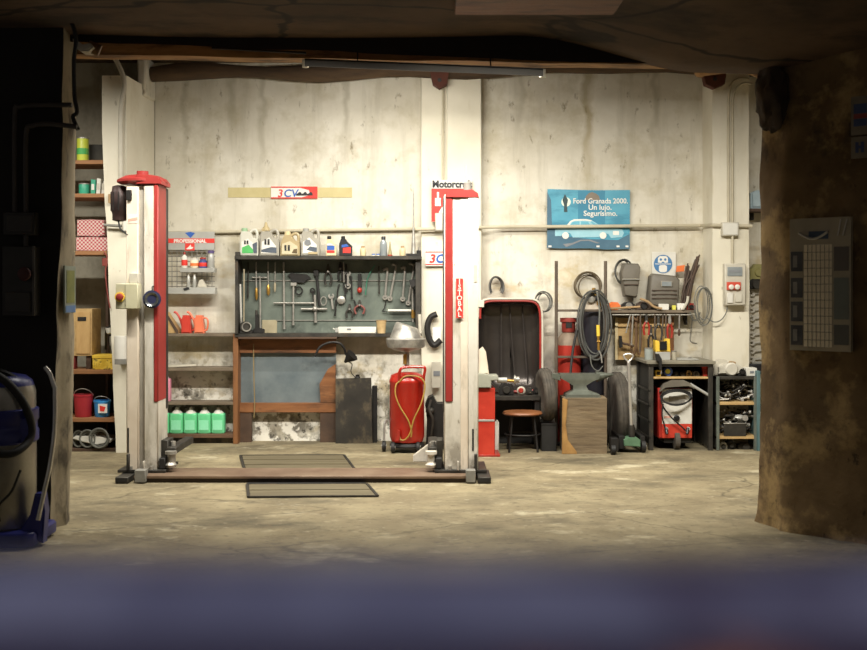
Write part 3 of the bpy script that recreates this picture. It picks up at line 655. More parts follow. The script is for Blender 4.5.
slimbox([(90.5, 193), (95, 193), (95.5, 178.5), (91, 178)], 10.98, tealp, 'upright green carton next to the small teal tin')
slimbox([(96, 193), (99.8, 193), (101, 177.5), (97, 177)], 10.97, whitep, 'upright white carton right of the green carton')
slimbox([(101, 193), (105, 193), (107.5, 178.5), (104, 177.5)], 10.96, whitep, 'leaning white carton at the right end of the second recess shelf')
ging = patterned('gingham', 'checker', '#a5404a', '#cbb6ab', 52)
def cloth(px0, px1, py0, py1, d, label):
    r = T('gingham_cloth', label, 'cloth', (X((px0+px1)/2, d), d+.1, Z(py1, d)), 'folded gingham cloths')
    def fn(u, v):
        x = px0+(px1-px0)*u; 
        return P(x, py0+(py1-py0)*v + .5*math.sin(u*9), d + .012*math.sin(u*14+v*4))
    m = M(); m.pbox(px0, px1, py0+.4, py1, d+.012, d+.25, .012); part('fold', m, ging, r)
    part('front_flap', M().pprism([(px0, py0+.6), ((px0+px1)/2, py0), (px1, py0+.8), (px1+.4, py1-1), (px1-5, py1), (px0, py1-.6)], d, d+.02, .004), ging, r)
    return r
cloth(76, 109, 236.4, 250.6, 10.95, 'red and white gingham cloth folded on the third recess shelf, lower of two')
cloth(77, 104, 219, 236, 10.97, 'red and white gingham cloth folded on the third recess shelf, upper of two')
solo('carton', M().pbox(95, 107, 211, 219, 11.15, 11.32), cardb, 'small brown carton behind the upper gingham cloth', 'carton')
r = T('wooden_cabinet', 'light wooden cabinet with a dark slot standing on the lower recess shelf', 'cabinet', P(82, 369, 11.0))
part('cabinet_body', M().pbox(70, 92, 310, 357, 11.0, 11.3), woodlt, r)
part('front_panel', M().pbox(76, 90, 313, 355, 10.99, 11.0), mat('cabinet_front', '#b08c58', '#c9a670', 5, .35, .65, .6, stretch=(2, 2, .5)), r)
part('slot', M().pbox(77.5, 86, 318, 322, 10.985, 10.99, 0), black, r)
part('cabinet_foot', M().pbox(71, 75, 357, 370, 11.02, 11.1), mat('foot_red', '#6b1d1c', '#7d2826'), r); part('cabinet_foot', M().pbox(86, 91, 357, 370, 11.02, 11.1), wooddk, r)
r = T('yellow_carton', 'yellow patterned carton on the lower recess shelf', 'carton', P(104, 370, 10.95))
part('carton_body', M().pbox(92.5, 115, 356, 369.6, 10.93, 11.15), mat('yellow_card', '#c9a52e', '#e0c04a', 14, .45, .55, .6, c3='#6a5a28', s3=24, lo3=.56, hi3=.62), r)
part('carton_lid', M().pbox(92, 115.5, 355, 358.5, 10.925, 11.155), yellowp, r)
r = T('wash_basin_tap', 'small dark tap with a white cup on the pillar edge', 'tap', P(109, 345, 10.95))
part('pipe', M().tube([P(106, 349, 11.2), P(106, 334, 11.0), P(107, 330, 10.95), P(110, 330, 10.92), P(110, 336, 10.92)], .012, 8, smooth=3), iron, r)
part('cup', M().lathe(X(110, 10.92), 10.92, [(.02, Z(334, 10.92)), (.035, Z(333, 10.92)), (.045, Z(328, 10.92)), (.04, Z(328, 10.92))], 14), whitep, r)
part('handle', M().cyl(P(106, 328, 10.97), P(112, 325, 10.97), .008), iron, r)
def bucket(px0, px1, py0, py1, d, mm, name, label, cat, lab=None):
    cx = X((px0+px1)/2, d); rr = (X(px1, d)-X(px0, d))/2; z0, z1 = Z(py1, d), Z(py0, d); h = z1-z0
    r = T(name, label, cat, (cx, d, z0))
    part('tub', M().lathe(cx, d, [(rr*.82, z0), (rr*.86, z0+.005), (rr*.97, z1-.02), (rr*1.03, z1-.018), (rr*1.03, z1), (rr*.95, z1), (rr*.9, z1-.02)], 22), mm, r)
    part('handle', M().tube([(cx-rr*1.03, d, z1-.01), (cx-rr*.7, d-.03, z1+h*.16), (cx, d-.04, z1+h*.25), (cx+rr*.7, d-.03, z1+h*.16), (cx+rr*1.03, d, z1-.01)], .004, 6, smooth=4), steel, r)
    return r
b = bucket(74, 93, 395, 417.5, 11.0, mat('red_bucket', '#a62530', '#b8343e', 4, .3, .7, .45), 'red_bucket', 'dark red bucket on the recess shelf below the cabinet', 'bucket')
b = bucket(94, 110.5, 400, 416.5, 11.0, bluetub, 'blue_tub', 'blue tub with a colourful label beside the red bucket', 'tub')
part('tub_label', M().pprism([(98, 404), (107, 404), (107, 413), (98, 413)], 10.905, 10.92), paper, b)
part('tub_print', M().pprism([(99.5, 405.5), (105.5, 407), (104, 411.5), (100, 411)], 10.902, 10.906), redink, b)
r = T('white_tray', 'white plastic tray with round bumps on the bottom of the recess', 'tray', P(92, 428, 10.98))
part('tray_body', M().pprism([(72, 424), (75, 421.5), (100, 422), (111, 425), (110, 428), (96, 430.5), (80, 427)], 10.93, 11.2, .008), whitep, r)
for q in (88, 95): part('bump', M().pbox(q-2.2, q+2.2, 418.8, 423, 11.0, 11.06, .006), whitep, r)
part('tray_support', M().pbox(76, 108, 429, 433, 11.0, 11.2), wooddk, r)
for k, (cx_, cy_, rx, rz, lab) in enumerate(((79, 444, 5.5, 8, 'left one of three coiled grey cables on the recess floor'), (88, 444.5, 7.5, 8.5, 'middle one of three coiled grey cables on the recess floor'), (99.5, 443, 9.5, 9.5, 'right one of three coiled grey cables on the recess floor'))):
    m = M(); d = 10.98 - .03*k; c = P(cx_, cy_, d)
    for j in range(4): m.hoop(c + V(.008*math.sin(j*2), .018*j-.02, .006*math.cos(j*3)), (rx-j*.8)*d/F, (rz-j*.7)*d/F, .0085, 26, 6)
    solo('cable_coil', m, hosem, lab, 'cable', 'coiled cables in the recess')
solo('hanging_cable', M().tube([P(104, 252, 10.86), P(107, 258, 10.86), P(105.5, 272, 10.85), P(107, 290, 10.84), P(110, 308, 10.83)], .007, 6, smooth=5), mat('cable_red', '#6b2a22', '#7d352b'), 'thin reddish cable hanging below the gingham cloths', 'cable')
solo('cable_clip', M().pbox(102, 107.5, 258, 266, 10.85, 10.88), mat('cable_red', '#6b2a22'), 'small reddish plug hanging beside the gingham cloths', 'plug')
r = T('paper_roll', 'white paper roll held on the left pillar', 'paper roll', P(121, 364, 10.78))
part('roll', M().lathe(X(120.5, 10.72), 10.72, [(.015, Z(359, 10.72)), (.058, Z(359, 10.72)), (.06, Z(357, 10.72)), (.06, Z(337, 10.72)), (.058, Z(336, 10.72)), (.015, Z(336, 10.72))], 22), paper, r)
part('holder', M().pbox(114.5, 126.5, 359, 364.5, 10.66, 10.9), greyp, r)
r = T('pillar_switch', 'grey cable clamp on the left pillar above the junction box', 'clamp', P(110, 203, 10.8))
part('clamp_body', M().pbox(108, 114, 194, 203, 10.78, 10.86), cardb, r); part('clamp_pipe', M().cyl(P(104, 225, 10.8), P(122, 226, 10.79), .014), greyp, r)

# ================================================================== left part of the back wall: rack and open shelves
d = 11.6
r = T('product_rack', 'wire product rack with a red PROFESSIONAL header on the wall', 'rack', P(189, 295, d))
part('header', M().pbox(150, 214.5, 231.5, 250, d, d+.02), silverpl, r)
part('red_band', M().pbox(150, 214.5, 238.5, 243, d-.002, d, 0), redink, r)
part('lettering', textmesh('PROFESSIONAL', .05, P(190, 242.6, d-.003), (1, 0, 0), (0, 0, 1), .001, bold=.002), paper, r)
part('emblem', M().pprism([(185, 233), (190, 231.8), (195, 233), (190.5, 238)], d-.003, d), blueink, r)
part('red_square', M().pbox(185, 194.5, 243.3, 250.5, d-.003, d, 0), redink, r)
part('swoosh', M().pprism([(186, 249), (189, 246.5), (190.5, 244.5), (191.3, 247), (193.6, 247), (192, 249), (189, 249.3)], d-.005, d-.002), paper, r)
m = M()
for q in range(152, 216, 5): m.cyl(P(q, 250, d+.01), P(q, 288, d+.01), .004, n=6)
for k in range(8): m.cyl(P(150, 251.5+k*5, d+.01), P(215, 251.5+k*5, d+.01), .004, n=6)
part('wire_grid', m, mat('wire_grey', '#6d6a62', '#86837a'), r)
part('small_shelf', M().pbox(180, 214.5, 268, 272.3, d-.12, d+.01), silverpl, r)
part('bottom_shelf', M().pbox(150, 215, 287.5, 294, d-.12, d+.01), silverpl, r)
def bottle(cx_, py0, py1, wpx, d, body, cap, label, name='spray_bottle', cat='bottle', lab=None, neck=.45, group=None):
    w = wpx*d/F/2; x = X(cx_, d); z0, z1 = Z(py1, d), Z(py0, d); h = z1-z0
    r = T(name, label, cat, (x, d, z0), group)
    part('bottle_body', M().lathe(x, d, [(w*.92, z0), (w, z0+.004), (w, z0+h*.6), (w*.9, z0+h*.7), (w*neck, z0+h*.82), (w*neck, z0+h*.86)], 16), body, r)
    part('cap', M().lathe(x, d, [(w*neck*1.15, z0+h*.84), (w*neck*1.15, z1-.004), (w*neck, z1)], 14), cap, r)
    if lab: part('bottle_label', M().lathe(x, d, [(w*1.005, z0+h*.15), (w*1.02, z0+h*.16), (w*1.02, z0+h*.5), (w*1.005, z0+h*.51)], 16), lab, r)
    return r
bottle(184.5, 252, 268, 6, 11.53, whitep, redp, 'slim white bottle with a red top on the wire rack', lab=redink, neck=.3)
r = T('paste_tub', 'round white and orange tub on the wire rack', 'tub', P(194.5, 268, 11.53))
part('tub', M().turned(P(194.5, 268, 11.53), (0, 0, 1), [(.035, 0), (.045, .02), (.045, .07), (.04, .085)], 18), mat('tub_cream', '#e0cfae', '#ecdcc0'), r); part('lid', M().turned(P(194.5, 261, 11.53), (0, 0, 1), [(.042, 0), (.043, .02), (.03, .028)], 18), whitep, r)
part('tub_label', M().turned(P(194.5, 266, 11.53), (0, 0, 1), [(.0462, 0), (.0465, .03)], 18), orangep, r)
bottle(203, 257.5, 268, 8, 11.53, mat('navy_pot', '#2d3768', '#3b4680'), redp, 'small blue pot with a red top on the wire rack', 'wax_pot', 'pot', redink, neck=.7)
bottle(211, 250.5, 268, 7, 11.53, silverpl, mat('purple_cap', '#4d3f6a', '#5a4b78'), 'grey bottle with a dark purple top at the right end of the wire rack', neck=.8)
for q, lab in ((188.5, 'left one of two grey tubes standing on the rack bottom shelf'), (194.5, 'right one of two grey tubes standing on the rack bottom shelf')):
    r = T('sealant_tube', lab, 'tube', P(q, 287.5, 11.53), 'sealant tubes on the wire rack')
    part('tube_body', M().turned(P(q, 287.4, 11.53), (0, 0, 1), [(.014, 0), (.02, .01), (.018, .11), (.012, .12)], 14), silverpl, r); part('nozzle', M().turned(P(q, 276, 11.53), (0, 0, 1), [(.011, 0), (.006, .03)], 10), whitep, r)
solo('rag', M().pprism([(197, 287), (199, 280), (202, 279), (205, 284), (206.5, 287.2)], 11.5, 11.56, .006), offwhite, 'crumpled white rag on the rack bottom shelf', 'rag')
solo('price_tag', M().pprism([(183, 288.5), (188, 287), (189.5, 289), (184.5, 290.8)], 11.47, 11.484), blackink, 'small black tag on the front edge of the rack bottom shelf', 'tag')
# shelving
r = T('open_shelving', 'grey open shelving with four boards behind the left lift post', 'shelving', (-2.55, 11.55, 0))
D0 = 11.47
xr = X(236, D0)
for py, th in ((333.5, 3), (367.5, 3.5), (402, 3)): part('shelf', M().box(-3.0, xr, D0, W, Z(py+th, D0), Z(py, D0)), shelfb, r)
part('shelf', M().box(-3.0, xr, D0, W, Z(438, D0), Z(434, D0)), mat('reddish_board', '#4d3626', '#654a35', 5, .35, .65, .7), r, 'reddish brown bottom board')
part('plinth', M().box(-3.0, xr, D0+.06, W, 0, Z(437, D0)), sootpl, r)
part('upright', M().box(X(233, D0), X(238, D0), D0-.005, W, 0, Z(334, D0)), mat('upright_orange', '#6b4526', '#87592f', 4, .35, .65, .65, stretch=(3, 3, .5)), r)
part('upright', M().box(-3.0, -2.97, D0, W, 0, Z(334, D0)), wooddk, r)
solo('loose_board', M().pprism([(166, 369.2), (196, 368.6), (196, 370), (166, 371.5)], 11.475, 11.56), offwhite, 'thin pale board lying on the front edge of the second shelf', 'board')
r = T('wooden_wedge', 'brown wooden wedge box beside the watering cans', 'wedge', P(170, 334, 11.5))
part('wedge_body', M().pprism([(160, 313), (166, 313), (178, 331), (178, 334), (160, 334)], 11.5, 11.66, .004), woodlt, r); part('wedge_edge', M().pprism([(164, 313), (166, 313), (178, 331), (178, 334), (176, 334)], 11.49, 11.5), wooddk, r)
def watering_can(dx, mm, label):
    d = 11.55; r = T('oil_can', label, 'watering can', P(186+dx, 333.8, d), 'red watering cans on the top shelf')
    part('can_body', M().pprism([(181+dx, 333.8), (181+dx, 320), (183+dx, 316), (189+dx, 316), (191+dx, 333.8)], d-.05, d+.06, .012), mm, r)
    part('spout', M().tube([P(182.5+dx, 327, d), P(180+dx, 319, d), P(176.5+dx, 313.5, d), P(174+dx, 312.5, d)], .012, 8, smooth=4, radii=None), mm, r)
    part('handle', M().tube([P(189+dx, 319, d), P(193+dx, 318.5, d), P(195+dx, 322, d), P(194+dx, 330, d), P(190.5+dx, 331, d)], .009, 8, smooth=4), mm, r)
    part('rim', M().turned(P(186+dx, 317, d), (0, 0, 1), [(.036, 0), (.036, .014), (.028, .014)], 14), mm, r)
watering_can(0, redcan, 'red watering can on the shelf, left of two'); watering_can(13, orcan, 'faded orange watering can on the shelf, right of two')
def canister(px0, px1, py0, py1, d, body, capm, label, group):
    cx = X((px0+px1)/2, d); w = (X(px1, d)-X(px0, d)); z0, z1 = Z(py1, d), Z(py0, d); h = z1-z0
    r = T('coolant_jug', label, 'jug', (cx, d, z0), group); k = w/2
    m = M()
    prof = [(.9, 0), (1, .03), (1, .7), (.97, .76), (.9, .78), (.3, .785)]
    rs = []
    for rr, t in prof:
        row = []
        for i in range(24):
            a = 2*math.pi*i/24; c, s = math.cos(a), math.sin(a)
            q = (abs(c)**5 + abs(s)**5)**(-.2)
            row.append(m.b.verts.new((cx+k*rr*c*q*.98, d+k*.8*rr*s*q, z0+h*t)))
        rs.append(row)
    for a, c in zip(rs, rs[1:]):
        for j in range(24): m.b.faces.new((a[j], a[(j+1) % 24], c[(j+1) % 24], c[j]))
    m.b.faces.new(rs[0][::-1]); m.b.faces.new(rs[-1]); part('jug_body', m, body, r)
    part('cap', M().lathe(cx, d, [(k*.8, z0+h*.775), (k*.66, z0+h*.84), (k*.34, z0+h*.92), (k*.26, z1)], 16), capm, r)
    part('jug_label', M().box(cx-k*.7, cx+k*.7, d-k*.815, d-k*.79, z0+h*.14, z0+h*.52), mat('pale_green_label', '#7fd3a4', '#92dcb4'), r)
    return r
g = canister(198, 211.7, 408.5, 434, 11.56, greenj, whitep, 'green coolant jug with white cap, third from the left on the bottom shelf', 'green coolant jugs')
st = 13.8*11.56/F
for k, lab in ((-3, 'green coolant jug half hidden behind the left lift post'), (-2, 'green coolant jug first from the left clear of the lift post'), (-1, 'green coolant jug second from the left clear of the lift post'), (1, 'green coolant jug with white cap at the right end of the bottom shelf')):
    dup(g, (st*k, 0, 0), lab)
g['label'] = 'green coolant jug third from the left clear of the lift post'
canister(158, 171, 375, 404, 11.56, pinkj, mat('pink_cap', '#e9c2cc', '#f2d2da'), 'pink coolant jug on the shelf above the green jugs', 'pink coolant jugs')

# ================================================================== tool board
D0 = 11.4; DB = 11.66
r = T('tool_board', 'grey-green tool board with a shelf along its top, hung with tools', 'tool board', P(328, 336, 11.5))
part('back_board', M().box(X(237, DB), X(419, DB), DB, W-.005, Z(336, DB), Z(258, DB)), pegm, r)
part('top_shelf', M().pbox(234.5, 421.5, 255.8, 259.5, D0, W-.005), dsteel, r)
part('bottom_shelf', M().pbox(234.5, 421, 333.5, 337, D0+.04, W-.005), dsteel, r)
part('side_panel', M().pbox(235, 238, 259, 334, D0+.02, W-.005), dsteel, r); part('side_panel', M().pbox(415.5, 420.5, 259, 334, D0+.06, W-.005), dsteel, r)
part('tool_rail', M().pbox(238, 416, 280, 281.2, DB-.012, DB), greyp, r); part('tool_rail', M().pbox(276, 416, 320, 321, DB-.012, DB), greyp, r)
part('tan_panel', M().pbox(262, 277, 320, 333.5, DB-.01, DB), mat('tan_card', '#8f8468', '#a1967a'), r)
part('corner_box', M().pbox(235, 240, 251.8, 256, D0+.02, D0+.12), dsteel, r)
# oil jugs along the top shelf
def oiljug(px0, px1, py0, py1, d, body, capm, label, labels, neckdx=-.1):
    w = px1-px0; h = py1-py0; r = T('oil_jug', label, 'oil jug', P((px0+px1)/2, py1, d+.06), 'oil jugs on the tool board shelf')
    def q(u, v): return (px0+u*w, py1-v*h)
    nk = .38+neckdx
    part('jug_body', M().pprism([q(0, .02), q(.03, 0), q(.97, 0), q(1, .02), q(1, .5), q(.94, .62), q(.72, .66), q(.6, .82), q(nk+.17, .88), q(nk-.17, .88), q(nk-.24, .78), q(.02, .55)], d, d+.12, .012), body, r)
    part('handle', M().tube([P(*q(.58, .84), d+.06), P(*q(.74, .92), d+.06), P(*q(.9, .9), d+.06), P(*q(.96, .74), d+.06), P(*q(.95, .5), d+.06)], .016, 8, smooth=4), body, r)
    part('cap', M().turned(P(*q(nk, .87), d+.06), (0, 0, 1), [(.032, 0), (.033, .03), (.028, .036)], 16), capm, r)
    for i, (a, b_, pts) in enumerate(labels): part(a, M().pprism([q(*p) for p in pts], d-.003-.002*i, d+.001), b_, r)
    return r
lab1 = [('jug_label', paper, [(.12, .1), (.75, .1), (.75, .45), (.45, .62), (.12, .5)]), ('label_print', greenink, [(.14, .1), (.74, .1), (.74, .22), (.5, .4), (.14, .3)]), ('label_stripe', mat('slate_print', '#3f4752', '#4f5762'), [(.76, .1), (.94, .1), (.94, .5), (.7, .42)]), ('label_mark', blackink, [(.26, .42), (.34, .42), (.34, .55), (.26, .55)]), ('label_mark', blackink, [(.4, .42), (.48, .42), (.48, .55), (.4, .55)])]
oiljug(239.3, 258, 228, 256, 11.45, mat('jug_white', '#b9b7aa', '#c9c7ba', 5, .3, .7, .4), mat('cap_green', '#8aa884', '#9ab894'), 'white oil jug with a green label, leftmost on the tool board', lab1)
silj = mat('jug_silver', '#928d80', '#a8a396', 5, .3, .7, .4)
lab2 = [('jug_label', paper, [(.1, .1), (.85, .1), (.85, .35), (.5, .66), (.12, .5)]), ('label_print', mat('slate_print', '#3f4752'), [(.1, .14), (.88, .1), (.88, .3), (.6, .32), (.1, .22)]), ('label_mark', blackink, [(.26, .4), (.36, .4), (.36, .6), (.26, .6)]), ('label_mark', blackink, [(.42, .4), (.52, .4), (.52, .6), (.42, .6)])]
j = oiljug(259.4, 278.8, 228, 256, 11.45, silj, beigepl, 'silver grey oil jug with a tan funnel spout, second from left', lab2)
part('funnel', M().turned(P(266, 231, 11.51), (0, 0, 1), [(.04, 0), (.038, .03), (.02, .05), (.012, .09)], 14), mat('tan_cap', '#a3926a', '#b3a27a'), j)
goldj = mat('jug_gold', '#9c8a64', '#b09e78', 5, .3, .7, .4)
lab3 = [('jug_label', mat('gold_label', '#b8ac8c', '#c6bb9c'), [(.08, .08), (.9, .08), (.9, .4), (.5, .62), (.1, .5)]), ('label_print', mat('brown_print', '#4a3a20', '#5a482a'), [(.6, .12), (.88, .1), (.88, .3), (.7, .28)]), ('label_mark', blackink, [(.22, .22), (.32, .22), (.32, .45), (.22, .45)]), ('label_mark', blackink, [(.4, .22), (.5, .22), (.5, .45), (.4, .45)])]
oiljug(280.2, 299.5, 232, 256, 11.45, goldj, beigepl, 'beige gold oil jug, third from left on the tool board', lab3, 0)
lab4 = [('jug_label', paper, [(.1, .1), (.85, .1), (.85, .4), (.45, .66), (.12, .5)]), ('label_print', mat('slate_print', '#3f4752', '#4f5762'), [(.3, .22), (.86, .12), (.86, .3), (.5, .34)]), ('label_mark', goldj, [(.4, .06), (.9, .06), (.9, .14), (.4, .14)]), ('label_ring', greyink, [(.2, .4), (.4, .36), (.56, .42), (.5, .56), (.3, .6), (.18, .5)])]
oiljug(300.8, 319.3, 228, 256, 11.45, silj, silverpl, 'silver grey oil jug with a white shield label, fourth from left', lab4)
def flask(px0, px1, py0, py1, d, body, label, labs):
    w = px1-px0; h = py1-py0; r = T('oil_bottle', label, 'bottle', P((px0+px1)/2, py1, d+.03), 'small bottles on the tool board shelf')
    def q(u, v): return (px0+u*w, py1-v*h)
    part('bottle_body', M().pprism([q(0, .02), q(.04, 0), q(.96, 0), q(1, .02), q(1, .5), q(.6, .74), q(.52, .84), q(.12, .84), q(.05, .7), q(0, .6)], d, d+.07, .008), body, r)
    part('cap', M().turned(P(*q(.32, .83), d+.035), (0, 0, 1), [(.022, 0), (.022, .03), (.018, .034)], 14), blackpl, r)
    for i, (n_, b_, pts) in enumerate(labs): part(n_, M().pprism([q(*p) for p in pts], d-.003-.002*i, d+.001), b_, r)
flask(326, 336, 236, 256, 11.48, beigepl, 'beige oil bottle with a blue and red label and black cap', [('bottle_label', blueink, [(.1, .3), (.85, .3), (.85, .52), (.1, .52)]), ('label_band', redink, [(.1, .16), (.85, .16), (.85, .28), (.1, .28)]), ('label_top', paper, [(.1, .53), (.7, .53), (.5, .62), (.1, .62)])])
flask(339, 352, 236, 256, 11.48, blackpl, 'black oil bottle with a red and blue label', [('bottle_label', redink, [(.3, .15), (.9, .15), (.9, .45), (.3, .4)]), ('label_band', blueink, [(.2, .42), (.75, .48), (.6, .6), (.2, .55)])])
bottle(363, 246, 256, 6, 11.5, beigepl, cardb, 'little beige bottle alone to the right of the black oil bottle', 'small_bottle', neck=.5)
for q, lab in ((373.5, 'left one of two tiny white pots on the tool board shelf'), (378, 'right one of two tiny white pots on the tool board shelf')):
    r = T('tiny_pot', lab, 'pot', P(q, 256, 11.48)); part('pot', M().turned(P(q, 256, 11.48), (0, 0, 1), [(.016, 0), (.018, .012)], 12), whitep, r); part('lid', M().turned(P(q, 254.8, 11.48), (0, 0, 1), [(.019, 0), (.019, .01)], 12), blueink, r)
bottle(383.5, 236.5, 256, 7.5, 11.5, glassy, blackpl, 'clear grey bottle with a black cap on the tool board shelf', 'glass_bottle', neck=.5)
r = T('glue_tube', 'thin pointed tube with a red base on the shelf', 'tube', P(390, 256, 11.48)); part('cone', M().turned(P(390, 255, 11.48), (0, 0, 1), [(.022, 0), (.012, .07), (.004, .14)], 12), mat('olive_tube', '#8a8158', '#9c936a'), r); part('base_cap', M().turned(P(390, 256, 11.48), (0, 0, 1), [(.026, 0), (.026, .014)], 12), redp, r)
bottle(402.5, 246, 256, 6, 11.5, beigepl, cardb, 'little beige bottle beside the tall grease gun', 'small_bottle', neck=.5)
r = T('grease_gun', 'tall pointed silver grease gun standing at the right end of the shelf', 'grease gun', P(413.5, 256, 11.5))
part('barrel', M().turned(P(413.5, 255, 11.5), (0, 0, 1), [(.03, 0), (.026, .02), (.015, .2), (.008, .32), (.006, .62), (.002, .7)], 16), steel, r); part('foot', M().pbox(406, 420, 253.6, 256, 11.46, 11.54), iron, r)
r = T('shelf_fitting', 'dark metal fitting lying beside the grease gun foot', 'fitting', P(418.5, 256, 11.6)); part('fitting_body', M().pbox(416.5, 421, 250, 256, 11.57, 11.63), iron, r); part('stud', M().cyl(P(418.5, 250, 11.6), P(418.5, 246.5, 11.6), .008), steel, r)

# tools hung on the board
d = 11.63
def rodtool(name, label, cat, a, b, w, mm, tip=None, tipm=None, tw=1.7, group='tools hung on the tool board', cross=None):
    """a = top pixel, b = bottom pixel; a shank, a hanging eye, and a tip or handle"""
    p, q = P(*a, d), P(*b, d); r = T(name, label, cat, q, group)
    k = .72 if tip else 1
    part('shank', M().cyl(p, p.lerp(q, k), w*d/F/2, n=10), mm, r)
    if tip: part(tip, M().tube([p.lerp(q, k-.04), p.lerp(q, k+.04), p.lerp(q, .93), q], .01, 10, radii=[w*d/F/2, tw*w*d/F/2, tw*w*d/F/2, w*d/F/3]), tipm or mm, r)
    else: part('tip', M().tube([p.lerp(q, .94), q], 1, 10, radii=[w*d/F*.75, w*d/F*.7]), mm, r)
    if cross: part('cross_bar', M().cyl(P(cross[0], cross[2], d-.005), P(cross[1], cross[2], d-.005), w*d/F*.42, n=10), mm, r)
    return r
d = 11.5
rodtool('breaker_bar', 'bright silver bar leaning at the left end of the tool board', 'bar', (240.2, 283), (241.4, 332), 2.2, bright, 'grip', steel, 1.3)
rodtool('long_rod', 'long beige rod leaning just right of the silver bar', 'rod', (244, 267), (243.8, 331), 1.5, mat('rod_beige', '#8d826a', '#a0957c'))
d = 11.63
rodtool('file', 'short dark file hanging first from left', 'file', (248.3, 262), (247.8, 299), 1.4, dsteel, 'handle', dsteel, 1.3)
rodtool('brass_driver', 'long screwdriver with a brass end, second from left', 'screwdriver', (256, 262), (256.5, 300), 1.7, steel, 'handle', brass)
rodtool('tee_handle_wrench', 'tall T handle wrench reaching almost down to the bottom shelf', 'wrench', (260, 276), (260.3, 328), 1.9, steel, cross=(252, 267, 277.5))
rodtool('brass_bulb_driver', 'screwdriver with a brass bulb handle left of the long extension bar', 'screwdriver', (268, 262), (268.4, 295.5), 1.6, steel, 'handle', brass, 2.2)
rodtool('nut_driver', 'thin driver with a short pale end', 'screwdriver', (275.3, 262), (274.8, 292), 1.4, steel, 'handle', mat('rod_beige', '#8d826a'), 1.6)
rodtool('extension_bar', 'longest steel extension bar hanging in front of the cross bar', 'bar', (283.7, 262), (284.2, 329), 2.1, steel)
rodtool('sliding_tee_bar', 'steel T bar with a long horizontal cross bar', 'wrench', (293.4, 283), (293.3, 325), 2, steel, cross=(273.5, 314, 303))
part('socket_head', M().pbox(290.5, 296.5, 282.5, 286, d-.02, d+.02), steel, bpy.data.objects['sliding_tee_bar'])
rodtool('wheel_brace', 'four armed wheel brace with a pale cross', 'wheel brace', (314.8, 295), (315.6, 322.5), 2.6, steel, cross=(301, 327, 309))
part('hub', M().ball(P(315, 309, d-.005), .03), steel, bpy.data.objects['wheel_brace'])
m = M(); r = T('wire_brush', 'dark wire brush hanging across the upper middle of the board', 'brush', P(299, 283, d))
part('brush_back', M().pprism([(287.5, 275), (291, 273), (307, 274.5), (311, 278), (306, 281), (291, 279)], d-.01, d+.015, .004), iron, r); part('bristles', M().pprism([(290, 278.5), (306, 280.5), (304, 283), (291, 281.5)], d-.008, d+.013), black, r)
solo('steel_ring', M().hoop(P(298.8, 290.8, d), .037, .04, .008), iron, 'plain dark steel ring below the wire brush', 'ring', 'tools hung on the tool board')
def ringspanner(name, label, a, b, w, mm, jaw=True, ring=True, cat='spanner', group='tools hung on the tool board', dd=None):
    dd = dd or d; p, q = P(*a, dd), P(*b, dd); r = T(name, label, cat, q if q.z < p.z else p, group); t = (q-p).normalized(); s = V(-t.z, 0, t.x); h = w*dd/F/2
    m = M(); pts = [p+s*h*.7, q+s*h*.7, q-s*h*.7, p-s*h*.7]; m.prism([(v.x, v.z) for v in pts], dd-.005, dd+.005, .001); part('shank', m, mm, r)
    if ring: part('ring_end', M().hoop(p, h*1.9, h*1.9, h*.7, 14, 6), mm, r)
    if jaw:
        c = q; oo = []
        for k in range(13):
            a_ = math.radians(40 + 280*k/12); oo.append(c + t*h*2.3*math.cos(a_) + s*h*2.3*math.sin(a_))
        for k in range(9):
            a_ = math.radians(320 - 280*k/8); oo.append(c + t*(h*.3 + h*1.1*math.cos(a_)) + s*h*1.15*math.sin(a_))
        part('open_jaw', M().prism([(v.x, v.z) for v in oo], dd-.006, dd+.006), mm, r)
    return r
m = M(); rr_ = ringspanner('ring_spanner', 'dark cranked ring spanner left of the black strap', (312.5, 290.5), (314, 303), 2.2, iron, jaw=False)
r = T('strap_wrench', 'black strap wrench hanging above the wheel brace', 'wrench', P(318, 306, d), 'tools hung on the tool board')
part('strap', M().tube([P(316, 271, d), P(317.5, 285, d), P(319, 300, d), P(320, 306, d)], .016, 8, smooth=3), black, r); part('buckle', M().pbox(313.5, 318.5, 270, 276, d-.02, d+.02), iron, r)
solo('pipe_clamp', M().hoop(P(323.5, 301, d), .03, .045, .006), steel, 'thin oval clip hanging right of the black strap', 'clip', 'tools hung on the tool board')
def pliers(px, py0, py1, spread, mm, gm, label, name='pliers', dd=None, cat='pliers', group='tools hung on the tool board'):
    dd = dd or d; h = py1-py0; r = T(name, label, cat, P(px, py1, dd), group)
    part('jaws', M().pprism([(px-1.3, py0+h*.38), (px-1.6, py0+h*.25), (px-.9, py0), (px, py0-.3), (px+.9, py0), (px+1.6, py0+h*.25), (px+1.3, py0+h*.38)], dd-.01, dd+.01, .003), mm, r)
    part('pivot', M().turned(P(px, py0+h*.36, dd-.012), (0, -1, 0), [(.012, 0), (.01, .006)], 10), steel, r)
    for s in (-1, 1): part('handle', M().tube([P(px+s*.5, py0+h*.36, dd), P(px+s*spread, py0+h*.58, dd), P(px+s*spread*1.05, py0+h*.8, dd), P(px+s*spread*.75, py1, dd)], .011, 8, smooth=4), gm, r)
    return r
pliers(328, 264, 285, 3, dsteel, dsteel, 'dark pliers spread open at the top of the board centre')
pliers(340.3, 262, 281, 1.8, iron, iron, 'dark closed pliers in the cluster at board centre')
ringspanner('adjustable_spanner', 'pale adjustable spanner with an open jaw at board centre', (333, 309), (331.3, 296), 2.6, steel, ring=False)
rodtool('round_file', 'thin steel rod right of the dark closed pliers', 'file', (343.5, 262), (344, 282), 1.4, steel)
